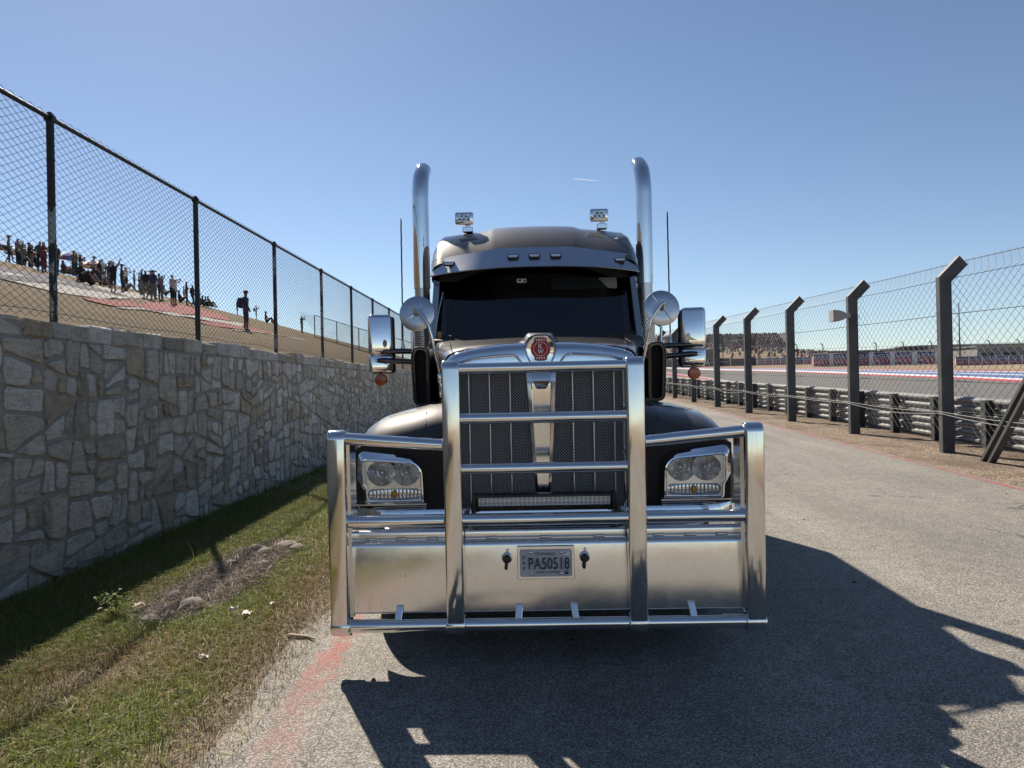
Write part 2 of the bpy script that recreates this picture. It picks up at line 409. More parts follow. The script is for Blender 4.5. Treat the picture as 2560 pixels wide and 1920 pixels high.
drape('hill_paint', [(-9.7,25.0,-9.95,25.3),(-10.9,30,-11.3,30.9),(-12.5,38,-13.3,40.4),(-12.9,44,-13.2,46)], M['turf_white'])

# race track beyond the guardrail: bands between curves x(y)
def curve(pts):
    ys = [p[0] for p in pts]; xs = [p[1] for p in pts]
    return lambda y: float(np.interp(y, ys, xs))
c_guard = curve([(-30, 11.2), (160, 13)])
c_near = curve([(-30, 19.5), (27, 18.6), (38, 17.6), (47, 17.9), (57, 18.5), (74, 20.3), (120, 23), (150, 26)])
c_far = curve([(-30, 24), (20, 30), (46, 33.2), (58, 35.2), (73, 35.4), (87, 34.4), (98.6, 31.6), (110, 27.5), (125, 26.2), (150, 26.2)])
c_fk = lambda y: c_far(y)+min(2.0, max(0.15, (122-y)*0.08))
c_wh = curve([(-30, 31), (20, 34.5), (53, 38.1), (66, 39.8), (83, 40.3), (97, 38.2), (107, 34.2), (125, 28.4), (150, 28)])
c_bl = curve([(-30, 58), (20, 56), (72, 52), (82, 49.8), (95, 46.2), (108, 40.5), (118, 34.5), (130, 30), (150, 28.6)])
c_rd = lambda y: c_bl(y)+2.0
YT = frange(-30, 145, 2.5)
def band(name, f0, f1, mat, dz, n=4): return sheet(name, lambda y: [f0(y)+(f1(y)-f0(y))*i/n for i in range(n+1)], YT, lambda x, y: G(y)+dz, mat)
band('track_apron', c_guard, lambda y: c_near(y)-1.6, M['apron'], 0.0)
band('track_kerb', lambda y: c_near(y)-1.6, lambda y: c_near(y)-0.35, M['kerb_red'], 0.004)
band('track_edge_line', lambda y: c_near(y)-0.35, lambda y: c_near(y)+0.05, M['kerb_white'], 0.008)
band('race_track', c_near, c_far, M['track'], 0.004)
band('track_kerb', c_far, c_fk, M['kerb_red'], 0.008)
band('painted_runoff', c_fk, c_wh, M['kerb_white'], 0.006)
band('painted_runoff', c_wh, c_bl, M['kerb_blue'], 0.004)
band('painted_runoff', lambda y: c_wh(y)+(c_bl(y)-c_wh(y))*0.32, lambda y: c_wh(y)+(c_bl(y)-c_wh(y))*0.42, M['kerb_white'], 0.010)
band('painted_runoff', lambda y: c_wh(y)+(c_bl(y)-c_wh(y))*0.80, lambda y: c_wh(y)+(c_bl(y)-c_wh(y))*0.92, M['kerb_white'], 0.010)
band('painted_runoff', c_bl, c_rd, M['kerb_red'], 0.006)

# ------------------------------------------------------------------ stone retaining wall
def mk_stone():
    m, nt, b = new_mat('rough_limestone'); q = NB(nt); p = q.pos()
    c = q.attr('tone')
    st = q.ramp(q.noise(p, 5.5, 8, 0.72), [(0.32, 0.62), (0.52, 1.0), (0.8, 1.1)])
    c = q.mix(1.0, c, st, 'MULTIPLY')
    bed = q.ramp(q.noise(q.scale(p, (1, 0.7, 5.0)), 4.5, 7, 0.75), [(0.30, 0.66), (0.5, 1.0), (0.75, 1.14)])
    c = q.mix(1.0, c, bed, 'MULTIPLY')
    c = q.mix(q.ramp(q.noise(q.scale(p, (1, 1, 0.35)), 2.1, 6, 0.7), [(0.60, 0.0), (0.74, 0.75)]), c, (0.10, 0.095, 0.085))
    pit = q.ramp(q.noise(p, 38, 4, 0.6), [(0.30, 0.45), (0.38, 1.0)])
    c = q.mix(q.ramp(q.noise(p, 1.3, 3), [(0.45, 0.15), (0.65, 1.0)]), c, q.mix(1.0, c, pit, 'MULTIPLY'))
    q.L.new(c, b.inputs['Base Color']); b.inputs['Roughness'].default_value = 0.9; b.inputs['Specular IOR Level'].default_value = 0.25
    q.bump(b, q.math('ADD', q.noise(q.scale(p, (1, 1, 2.5)), 9, 8, 0.7), pit), 1.0, 0.03); return m
M['stone'] = mk_stone()
def mk_mortar():
    m, nt, b = new_mat('grey_mortar'); q = NB(nt); p = q.pos()
    c = q.ramp(q.noise(p, 3.0, 7, 0.65), [(0.3, (0.26, 0.24, 0.205)), (0.7, (0.40, 0.37, 0.325))])
    q.L.new(c, b.inputs['Base Color']); b.inputs['Roughness'].default_value = 0.95
    q.bump(b, q.noise(p, 60, 5, 0.7), 0.6, 0.008); return m
M['mortar'] = mk_mortar()
def clip(poly, p, n):
    out = []
    for i in range(len(poly)):
        a, b = poly[i], poly[(i+1) % len(poly)]
        da = (a[0]-p[0])*n[0]+(a[1]-p[1])*n[1]; db = (b[0]-p[0])*n[0]+(b[1]-p[1])*n[1]
        if da >= 0: out.append(a)
        if (da >= 0) != (db >= 0):
            t = da/(da-db); out.append((a[0]+(b[0]-a[0])*t, a[1]+(b[1]-a[1])*t))
    return out
def parea(p): return abs(sum(p[i][0]*p[(i+1) % len(p)][1]-p[(i+1) % len(p)][0]*p[i][1] for i in range(len(p))))/2
def bsp(poly, rnd, out):
    us = [p[0] for p in poly]; vs_ = [p[1] for p in poly]; wd = max(us)-min(us); ht = max(vs_)-min(vs_); a = parea(poly)
    if a < rnd.choice((0.05, 0.08, 0.10, 0.13, 0.17, 0.22)) and max(wd, ht)/max(0.01, min(wd, ht)) < 2.6 or a < 0.035:
        out.append(poly); return
    ver = wd*rnd.uniform(0.75, 1.25) > ht*1.12
    cx = min(us)+wd*rnd.uniform(0.33, 0.67); cz = min(vs_)+ht*rnd.uniform(0.33, 0.67)
    an = rnd.gauss(0, R(11)) + (0 if ver else math.pi/2)
    n = (math.cos(an), math.sin(an))
    for s in (1, -1):
        q = clip(poly, (cx, cz), (n[0]*s, n[1]*s))
        if len(q) >= 3: bsp(q, rnd, out)
def wob(u, v, s=0.05):
    return (u+s*mnoise.noise((u*1.9, v*1.9, 0.3)), v+s*mnoise.noise((u*1.9, v*1.9, 9.3)))
TONES = [(0.54,0.50,0.43),(0.58,0.55,0.49),(0.49,0.45,0.38),(0.61,0.58,0.53),(0.47,0.42,0.34),(0.44,0.37,0.27),(0.56,0.52,0.46),(0.42,0.385,0.32),(0.52,0.485,0.42)]
def stone_geo(poly, rnd):
    poly = [wob(*p) for p in poly]
    poly = [p for i, p in enumerate(poly) if math.hypot(p[0]-poly[i-1][0], p[1]-poly[i-1][1]) > 0.03]
    if len(poly) < 3: return None
    q = inset(poly, rnd.uniform(0.014, 0.030))
    q = round_poly(q, rnd.uniform(0.015, 0.05), 1)
    r = []
    for i in range(len(q)):
        a, b = q[i], q[(i+1) % len(q)]; r.append(a)
        L = math.hypot(a[0]-b[0], a[1]-b[1])
        if L > 0.11: r.append(((a[0]+b[0])/2+rnd.gauss(0, 0.009), (a[1]+b[1])/2+rnd.gauss(0, 0.009)))
    r = [(a+rnd.gauss(0, 0.0045), b+rnd.gauss(0, 0.0045)) for a, b in r]
    if parea(r) < 0.004: return None
    d = rnd.uniform(0.014, 0.034); cu = sum(p[0] for p in r)/len(r); cv = sum(p[1] for p in r)/len(r)
    tu, tv = rnd.gauss(0, 0.035), rnd.gauss(0, 0.035); n = len(r); vs_ = []
    for ins, dd in ((0.0, -0.012), (0.0, -0.008), (0.007, 0.0)):
        for (u, v), (u0, v0) in zip(inset(r, ins), r):
            x = XW-0.02 if dd == -0.012 else XW+max(0.006, d+dd+tu*(u-cu)+tv*(v-cv)+rnd.gauss(0, 0.0015))
            vs_.append((x, u, v))
    fs = [(i*n+j, i*n+(j+1) % n, (i+1)*n+(j+1) % n, (i+1)*n+j) for i in range(2) for j in range(n)] + [tuple(2*n+j for j in range(n))]
    return vs_, fs, cu
def tone_mesh(name, vs_, fs, tones, mat, parent):
    me = bpy.data.meshes.new(name); me.from_pydata(vs_, [], fs); me.materials.append(mat)
    bm = bmesh.new(); bm.from_mesh(me); bmesh.ops.recalc_face_normals(bm, faces=bm.faces[:]); bm.to_mesh(me); bm.free()
    at = me.color_attributes.new('tone', 'FLOAT_COLOR', 'POINT'); arr = np.ones((len(me.vertices), 4), np.float32)
    arr[:, :3] = np.asarray(tones, np.float32); at.data.foreach_set('color', arr.ravel()); me.update()
    return link(name, me, parent)
wall = thing('retaining_wall', 'long irregular limestone retaining wall topped by black chain-link fence', 'stone wall', (XW, 6, -0.13))
def wp(o):                                   # children keep world coordinates
    o.matrix_parent_inverse = Matrix.Translation((-XW, -6, 0.13)); return o
mb = MB(); mb.box((XW-0.21, 19, 1.0), (0.42, 62, 2.78)); wp(mb.build('mortar_core', M['mortar'], wall, 0))
rnd = random.Random(21); polys = []
u = -12.0
while u < 50:
    u2 = u+rnd.uniform(2.6, 3.4); bsp([(u, -0.30), (u2, -0.30), (u2, 2.25), (u, 2.25)], rnd, polys); u = u2
stones = [s for s in (stone_geo(p, rnd) for p in polys) if s]
near = sorted([s for s in stones if s[2] > 5.6], key=lambda s: s[2])[:285]; ids = set(map(id, near))
def stone_tone(rnd): 
    t = rnd.choice(TONES); k = rnd.uniform(1.0, 1.32); return tuple(c*k for c in t)
for vs_, fs, cu in near: wp(tone_mesh('stone', vs_, fs, [stone_tone(rnd)]*len(vs_), M['stone'], wall))
V_, F_, T_ = [], [], []
for s in stones:
    if id(s) in ids: continue
    o = len(V_); V_ += s[0]; F_ += [tuple(i+o for i in f) for f in s[1]]; T_ += [stone_tone(rnd)]*len(s[0])
tag(wp(tone_mesh('stones', V_, F_, T_, M['stone'], wall)), kind='stuff')
u = -12.0; V_, F_, T_ = [], [], []
while u < 50:
    L = rnd.uniform(0.28, 0.62); h = rnd.uniform(-0.035, 0.02); mb = MB()
    mb.rbox((XW-0.205+rnd.uniform(-0.015, 0.012), u+L/2, 2.345+h/2), (0.45, L-rnd.uniform(0.010, 0.03), 0.195+h), 0.016, 1)
    vs_ = [(p[0]+rnd.gauss(0, 0.007), p[1]+rnd.gauss(0, 0.005), p[2]+rnd.gauss(0, 0.007)) for p in mb.v]
    t = stone_tone(rnd); t = tuple(c*0.9 for c in t)
    if 5.6 < u < 28: wp(tone_mesh('coping_stone', vs_, mb.f, [t]*len(vs_), M['stone'], wall))
    else:
        o = len(V_); V_ += vs_; F_ += [tuple(i+o for i in f) for f in mb.f]; T_ += [t]*len(vs_)
    u += L
tag(wp(tone_mesh('coping_stones', V_, F_, T_, M['stone'], wall)), kind='stuff')

# ------------------------------------------------------------------ wire mesh builder
def wire_mesh(name, mat, parent, y0, y1, pw, nz, pt, r):
    """zig-zag wires; pt(y, t) -> point of the sheet (t from 0 bottom to 1 top)"""
    nw = max(1, int(round((y1-y0)/pw))); pw = (y1-y0)/nw
    V_ = np.zeros((nw, nz+1, 3, 3)); offs = [(math.cos(a)*r, math.sin(a)*r) for a in (0.5, 2.6, 4.7)]
    for i in range(nw):
        for j in range(nz+1):
            y = y0+(i+0.5)*pw+(0.5*pw if (j+i) % 2 else -0.5*pw)
            y = min(max(y, y0), y1); p = pt(y, j/nz)
            for k, (a, b) in enumerate(offs): V_[i, j, k] = (p[0]+a, p[1]+b*1.35, p[2])
    idx = np.arange(nw*(nz+1)*3).reshape(nw, nz+1, 3); nx = np.roll(idx, -1, axis=2)
    F_ = np.stack([idx[:, :-1], nx[:, :-1], nx[:, 1:], idx[:, 1:]], -1).reshape(-1, 4)
    me = bpy.data.meshes.new(name); me.from_pydata(V_.reshape(-1, 3).tolist(), [], F_.tolist()); me.materials.append(mat); me.update()
    return tag(link(name, me, parent), kind='stuff')

# ------------------------------------------------------------------ chain-link fence on the wall
def mk_peel():
    m, nt, b = new_mat('peeling_black_post'); q = NB(nt); p = q.pos()
    f = q.ramp(q.noise(q.scale(p, (3, 3, 0.8)), 1.7, 4, 0.6), [(0.50, 0.0), (0.53, 1.0)])
    q.L.new(q.mix(f, (0.008, 0.009, 0.011), (0.30, 0.30, 0.31)), b.inputs['Base Color']); b.inputs['Roughness'].default_value = 0.5
    q.L.new(q.math('MULTIPLY', f, 0.7), b.inputs['Metallic']); return m
M['peel'] = mk_peel()
M['black_vinyl'] = simple('black_vinyl', (0.009, 0.010, 0.012), 0.45)
M['fence_grey'] = simple('weathered_grey_post', (0.22, 0.22, 0.21), 0.55, 0.3, var=0.35, scale=5)
FX = XW-0.2
def rail_z(y): return 4.48+0.0095*y
fence = thing('chain_link_fence', 'black chain-link fence standing along the stone wall', 'fence', (FX, 7, 2.44))
def fp(o): o.matrix_parent_inverse = Matrix.Translation((-FX, -7, -2.44)); return o
PY = [1.044*v for v in (-5.8, -2.6, 0.6, 3.8, 7.0, 10.22, 13.6, 16.95, 20.1, 23.2, 26.3, 29.4, 32.5, 35.7, 38.9, 42.1, 45.3)]
for i, y in enumerate(PY):
    mb = MB(); mb.tube([(FX, y, 2.3), (FX, y, rail_z(y)+0.02)], 0.037, 12); mb.lathe([(0.041, 0), (0.041, 0.03), (0.02, 0.055)], (FX, y, rail_z(y)+0.005), (0, 0, 1), 12)
    po = fp(mb.build('post', M['peel'] if i in (4, 6, 7) else M['black_vinyl'], fence))
    if i == 4: po['label'] = 'post with peeling black coating showing bare metal'
    mb = MB()
    for k in range(4):
        mb = MB(); mb.lathe([(0.0405, 0), (0.0405, 0.02)], (FX, y, 2.75+0.45*k), (0, 0, 1), 12); fp(mb.build('band', M['black_vinyl'], fence))
    mb = MB(); mb.lathe([(0.05, -0.03), (0.05, 0.03)], (FX, y, rail_z(y)-0.0), (0, 1, 0), 10); fp(mb.build('rail_collar', M['black_vinyl'], fence))
mb = MB(); mb.tube([(FX, y, rail_z(y)) for y in PY], 0.024, 10); fp(mb.build('top_rail', M['black_vinyl'], fence))
mb = MB(); mb.tube([(FX+0.03, y, 2.53+0.012*math.sin(y*2)) for y in frange(-5.8, 45.3, 0.7)], 0.004, 5); fp(mb.build('tension_wire', M['black_vinyl'], fence))
for a, b in zip(PY[3:-1], PY[4:]):
    fp(wire_mesh('mesh_panel', M['black_vinyl'], fence, a, b, 0.068, 56, lambda y, t: (FX+0.036+0.004*math.sin(y*1.7), y, 2.47+t*(rail_z(y)+0.035-2.47)), 0.0033 if a < 14 else 0.004))

# ------------------------------------------------------------------ grass
def blades(name, pts, hts, cols, wid, mat, parent=None, lean=1.15):
    n = len(pts); P = np.asarray(pts); h = np.asarray(hts)[:, None]
    a = rng.uniform(0, 2*np.pi, n); sd = np.stack([np.cos(a), np.sin(a), np.zeros(n)], 1)*np.asarray(wid)[:, None]
    b = rng.uniform(0, 2*np.pi, n); k = np.abs(rng.normal(0, lean, n))[:, None]
    ln = np.stack([np.cos(b), np.sin(b), np.zeros(n)], 1)*k; up = np.array([0, 0, 1.0])
    mid = P+h*(up*0.55+ln*0.28); tip = P+h*(up*np.clip(1.0-0.25*k, 0.25, 1)+ln)
    V_ = np.stack([P-sd, P+sd, mid+sd*0.8, mid-sd*0.8, tip], 1).reshape(-1, 3)
    base = np.arange(n)[:, None]*5
    quads = base+np.array([[0, 1, 2, 3]]); tris = base+np.array([[3, 2, 4]])
    me = bpy.data.meshes.new(name); me.vertices.add(n*5); me.vertices.foreach_set('co', V_.ravel())
    loops = np.concatenate([quads, tris], 1).ravel(); me.loops.add(n*7); me.loops.foreach_set('vertex_index', loops.astype(np.int32))
    ls = (np.arange(n)[:, None]*7+np.array([[0, 4]])).ravel(); me.polygons.add(n*2); me.polygons.foreach_set('loop_start', ls.astype(np.int32))
    me.update(calc_edges=True); me.validate()
    at = me.color_attributes.new('tone', 'FLOAT_COLOR', 'POINT'); arr = np.ones((n*5, 4), np.float32); arr[:, :3] = np.repeat(np.asarray(cols, np.float32), 5, 0)
    at.data.foreach_set('color', arr.ravel()); me.materials.append(mat)
    return tag(link(name, me, parent), kind='stuff')
def mk_blade(name, trans=0.35):
    m, nt, b = new_mat(name); q = NB(nt); c = q.attr('tone')
    q.L.new(c, b.inputs['Base Color']); b.inputs['Roughness'].default_value = 0.55; b.inputs['Specular IOR Level'].default_value = 0.3
    tr = q.n('ShaderNodeBsdfTranslucent'); q.L.new(c, tr.inputs[0]); mx = q.n('ShaderNodeMixShader'); mx.inputs[0].default_value = trans
    q.L.new(b.outputs[0], mx.inputs[1]); q.L.new(tr.outputs[0], mx.inputs[2]); q.L.new(mx.outputs[0], nt.nodes['Material Output'].inputs[0]); return m
M['blade'] = mk_blade('grass_blade')
def in_patch(x, y):
    u = (x+2.52+0.10*(y-6.1)*-0.25)/0.40; v = (y-6.15)/1.2
    return u*u+v*v+0.35*mnoise.noise((x*3, y*3, 2.0))
def grass_color(x, y):
    g = mnoise.noise((x*0.9, y*0.9, 1.0))+0.5*mnoise.noise((x*2.7, y*2.7, 4.0))
    brown = math.exp(-(((x+2.55)/0.5)**2+((y-4.3)/0.45)**2))*0.9+math.exp(-(((x+1.55)/0.22)**2))*0.6
    dry = random.random() < min(0.92, max(0.06, 0.20-0.50*g+brown))
    k = random.uniform(0.7, 1.25)
    if dry: c = random.choice(((0.25, 0.18, 0.08), (0.20, 0.14, 0.06), (0.33, 0.26, 0.14), (0.18, 0.15, 0.05)))
    else: c = random.choice(((0.14, 0.20, 0.032), (0.19, 0.25, 0.045), (0.12, 0.16, 0.028), (0.25, 0.28, 0.06), (0.20, 0.23, 0.075)))
    return tuple(v*k for v in c)
pts, hts, cols, wid = [], [], [], []
def scatter(n, y0, y1, hm, w0):
    k = 0
    while k < n:
        y = random.uniform(y0, y1); x = random.uniform(XW+0.03, -1.2)
        d = sm((-1.36-x)/0.40)*(0.55+0.7*sm(0.5+mnoise.noise((x*1.6, y*1.6, 7.0))))
        if y < 9 and in_patch(x, y) < 1.0: d *= 0.03
        d *= 1-0.75*math.exp(-(((x+2.6)/0.35)**2+((y-4.15)/0.22)**2))
        k += 1
        if random.random() > d: continue
        pts.append((x, y, verge(x, y)-0.004)); near_wall = 1+0.9*sm((XW+0.55-x)/0.5)
        hts.append(hm*random.uniform(0.45, 1.35)*near_wall*(1.9 if random.random() < 0.015 else 1)); cols.append(grass_color(x, y)); wid.append(w0*random.uniform(0.6, 1.2))
scatter(115000, 2.4, 6.5, 0.055, 0.0027)
scatter(75000, 6.5, 12, 0.06, 0.003)
scatter(30000, 12, 30, 0.07, 0.006)
scatter(9000, -4, 2.4, 0.06, 0.006)
blades('grass', pts, hts, cols, wid, M['blade'])
# tall seed stalks near the wall
pts, hts, cols, wid = [], [], [], []
for i in range(260):
    y = random.uniform(4.2, 16); x = XW+abs(random.gauss(0.15, 0.5))+0.05
    if x > -2.0: continue
    pts.append((x, y, verge(x, y))); hts.append(random.uniform(0.14, 0.34)); cols.append(random.choice(((0.20, 0.19, 0.07), (0.30, 0.25, 0.13), (0.12, 0.16, 0.04)))); wid.append(0.0016)
blades('tall_grass', pts, hts, cols, wid, M['blade'], lean=0.35)
# dry straw lying in the bare patch and along the road edge
M['straw'] = mk_blade('dry_straw', 0.15)
pts, hts, cols, wid = [], [], [], []
for i in range(9000):
    y = random.uniform(4.7, 7.5); x = random.uniform(-3.1, -1.95)
    if in_patch(x, y) > 1.05: continue
    pts.append((x, y, verge(x, y)+random.uniform(0.0, 0.03))); hts.append(random.uniform(0.04, 0.11)); k = random.uniform(0.45, 1.1)
    cols.append(tuple(c*k for c in (0.27, 0.215, 0.17))); wid.append(0.0014)
for i in range(9000):
    y = random.uniform(2.4, 9); x = -1.46+random.gauss(0, 0.12)
    if x > -1.2: continue
    pts.append((x, y, max(verge(x, y), G(y)-0.004)+0.002)); hts.append(random.uniform(0.02, 0.05)); k = random.uniform(0.5, 1.0); cols.append(tuple(c*k for c in (0.36, 0.27, 0.17))); wid.append(0.0016)
blades('dry_straw', pts, hts, cols, wid, M['straw'], lean=1.6)
# ------------------------------------------------------------------ truck materials
def mk_metal(name, col, rough, rvar, stretch, scale=6.0, bump=0.0, bscale=3.0):
    m, nt, b = new_mat(name); q = NB(nt); p = q.scale(q.pos(False), stretch)
    b.inputs['Metallic'].default_value = 1.0
    f = q.noise(p, scale, 6, 0.65)
    q.L.new(q.ramp(f, [(0.3, tuple(c*0.93 for c in col)), (0.7, col)]), b.inputs['Base Color'])
    q.L.new(q.ramp(f, [(0.25, max(0.02, rough-rvar)), (0.75, rough+rvar)]), b.inputs['Roughness'])
    if bump:
        q.bump(b, q.noise(p, bscale, 3, 0.5), bump, 0.01)
        o_ = q.pos(False); sp = q.ramp(q.noise(o_, 55.0, 2, 0.5), [(0.70, 0.0), (0.74, 1.0)]); dr = q.ramp(q.noise(q.scale(o_, (30, 30, 1.6)), 1.0, 5, 0.7), [(0.56, 0.0), (0.80, 0.55)])
        f2 = q.math('MAXIMUM', q.math('MULTIPLY', sp, 0.35), q.math('MULTIPLY', dr, 0.35))
        src = b.inputs['Base Color'].links[0].from_socket; q.L.new(q.mix(f2, src, (0.30, 0.27, 0.23)), b.inputs['Base Color'])
        rs = b.inputs['Roughness'].links[0].from_socket; q.L.new(q.math('ADD', rs, q.math('MULTIPLY', f2, 0.5)), b.inputs['Roughness'])
    return m
M['chrome'] = mk_metal('chrome', (0.80, 0.80, 0.81), 0.05, 0.02, (1, 1, 1), 4)
M['tube'] = mk_metal('polished_aluminium_tube', (0.80, 0.79, 0.77), 0.07, 0.03, (0.4, 2, 2), 9)
M['post_alu'] = mk_metal('polished_aluminium_post', (0.78, 0.76, 0.73), 0.11, 0.05, (5, 5, 0.5), 7, 0.06, 2.0)
M['panel_alu'] = mk_metal('scuffed_aluminium_panel', (0.82, 0.80, 0.77), 0.18, 0.06, (1, 1, 1.4), 5, 0.03, 1.2)
M['steel'] = mk_metal('brushed_steel', (0.60, 0.61, 0.63), 0.30, 0.04, (0.3, 3, 3), 8)
M['satin'] = mk_metal('satin_silver', (0.55, 0.55, 0.56), 0.32, 0.05, (1, 1, 1), 8)
def mk_paint():
    m, nt, b = new_mat('charcoal_metallic_paint'); q = NB(nt); p = q.pos(False)
    b.inputs['Roughness'].default_value = 0.5; b.inputs['Specular IOR Level'].default_value = 0.12
    b.inputs['Coat Weight'].default_value = 0.85; b.inputs['Coat Roughness'].default_value = 0.03
    fl = q.sep(q.voro(p, 900.0, 'F1', 'Color'))[0]
    c = q.ramp(fl, [(0.0, (0.020, 0.018, 0.018)), (1.0, (0.055, 0.050, 0.048))])
    dust = q.ramp(q.noise(p, 3.0, 7, 0.7), [(0.38, 0.04), (0.75, 0.20)])
    q.L.new(q.mix(dust, c, (0.165, 0.15, 0.135)), b.inputs['Base Color']); return m
M['paint'] = mk_paint()
M['black'] = simple('black_plastic', (0.012, 0.012, 0.013), 0.42, var=0.3, scale=20)
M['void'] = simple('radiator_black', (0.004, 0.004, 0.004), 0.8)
M['gloss_black'] = simple('gloss_black_paint', (0.008, 0.008, 0.010), 0.15, coat=1.0)
M['satin_black'] = simple('satin_black_paint', (0.007, 0.007, 0.009), 0.45, spec=0.25)
M['rubber'] = simple('tyre_rubber', (0.018, 0.018, 0.018), 0.8, var=0.3, scale=30)
M['amber'] = simple('amber_lens', (0.50, 0.085, 0.008), 0.18, bump=0.6, bscale=120, coat=0.6)
M['reflector'] = simple('reflector_silver', (0.82, 0.84, 0.87), 0.14, 0.55, var=0.35, scale=2.2, stretch=(22, 1, 3))
M['turn_reflector'] = simple('turn_reflector', (0.90, 0.91, 0.93), 0.14, 0.75)
M['bulb'] = simple('amber_bulb', (1.0, 0.42, 0.03), 0.2)
M['red_badge'] = simple('red_enamel', (0.42, 0.008, 0.018), 0.35, spec=0.3)
M['white_print'] = simple('white_print', (0.80, 0.80, 0.78), 0.4)
M['plate'] = simple('licence_plate_white', (0.42, 0.44, 0.47), 0.45, var=0.12, scale=18)
M['plate_ink'] = simple('licence_plate_ink', (0.015, 0.02, 0.03), 0.5)
M['led'] = simple('led_lens', (0.62, 0.62, 0.58), 0.12, 0.5)
M['cream'] = simple('cream_fabric', (0.22, 0.22, 0.19), 0.8)
M['interior'] = simple('dark_interior', (0.02, 0.02, 0.022), 0.7)
def mk_glass(name, tint, refl=1.0, rough=0.0, ior=1.5):
    m, nt, b = new_mat(name); q = NB(nt)
    tr = q.n('ShaderNodeBsdfTransparent'); tr.inputs[0].default_value = (*tint, 1)
    gl = q.n('ShaderNodeBsdfGlossy'); gl.inputs['Roughness'].default_value = rough; gl.inputs[0].default_value = (refl, refl, refl, 1)
    fr = q.n('ShaderNodeFresnel'); fr.inputs[0].default_value = ior
    mx = q.n('ShaderNodeMixShader'); q.L.new(fr.outputs[0], mx.inputs[0]); q.L.new(tr.outputs[0], mx.inputs[1]); q.L.new(gl.outputs[0], mx.inputs[2])
    q.L.new(mx.outputs[0], nt.nodes['Material Output'].inputs[0]); return m
M['glass'] = mk_glass('windshield_glass', (0.34, 0.40, 0.42), ior=1.75)
M['lens'] = mk_glass('clear_lens', (0.93, 0.94, 0.95))
def mk_perf():
    m, nt, b = new_mat('perforated_steel'); q = NB(nt); p = q.pos(False)
    x, y, z = q.sep(p); k = 38.0
    an = q.math('MULTIPLY', q.math('ARCTAN2', x, q.math('MULTIPLY', y, -1.0)), 0.1)
    u = q.math('MULTIPLY', an, k); v = q.math('MULTIPLY', z, k*0.577)
    def dots(du, dv):
        a = q.math('SUBTRACT', q.math('FRACT', q.math('ADD', u, du)), 0.5); c = q.math('DIVIDE', q.math('SUBTRACT', q.math('FRACT', q.math('ADD', v, dv)), 0.5), 0.577)
        return q.math('LESS_THAN', q.math('ADD', q.math('MULTIPLY', a, a), q.math('MULTIPLY', c, c)), 0.105)
    hole = q.math('MAXIMUM', dots(0.0, 0.0), dots(0.5, 0.5))
    q.L.new(q.mix(hole, (0.62, 0.60, 0.58), (0.01, 0.01, 0.01)), b.inputs['Base Color'])
    q.L.new(q.math('SUBTRACT', 1.0, hole), b.inputs['Metallic']); b.inputs['Roughness'].default_value = 0.3; return m
M['perf'] = mk_perf()

# ------------------------------------------------------------------ truck (local: x to the viewer's right, y backwards, z up; origin under the bull bar)
TX, TY_ = 0.172, 4.04
truck = thing('truck', 'dark charcoal semi truck with chrome grille and large aluminium bull bar facing the camera', 'truck',
              (TX, TY_, G(TY_)+0.004), (math.atan(SL), 0, R(-1.2)))
LEAN = [0.0]
def part(mb, name, mat, parent=None, smooth=40, kind=None):
    if LEAN[0]: mb.v = [(p[0], p[1]+LEAN[0]*(p[2]-0.235), p[2]) for p in mb.v]
    o = mb.build(name, M[mat] if isinstance(mat, str) else mat, parent or truck, smooth)
    if kind: o['kind'] = kind
    return o
S2 = (-1, 1)

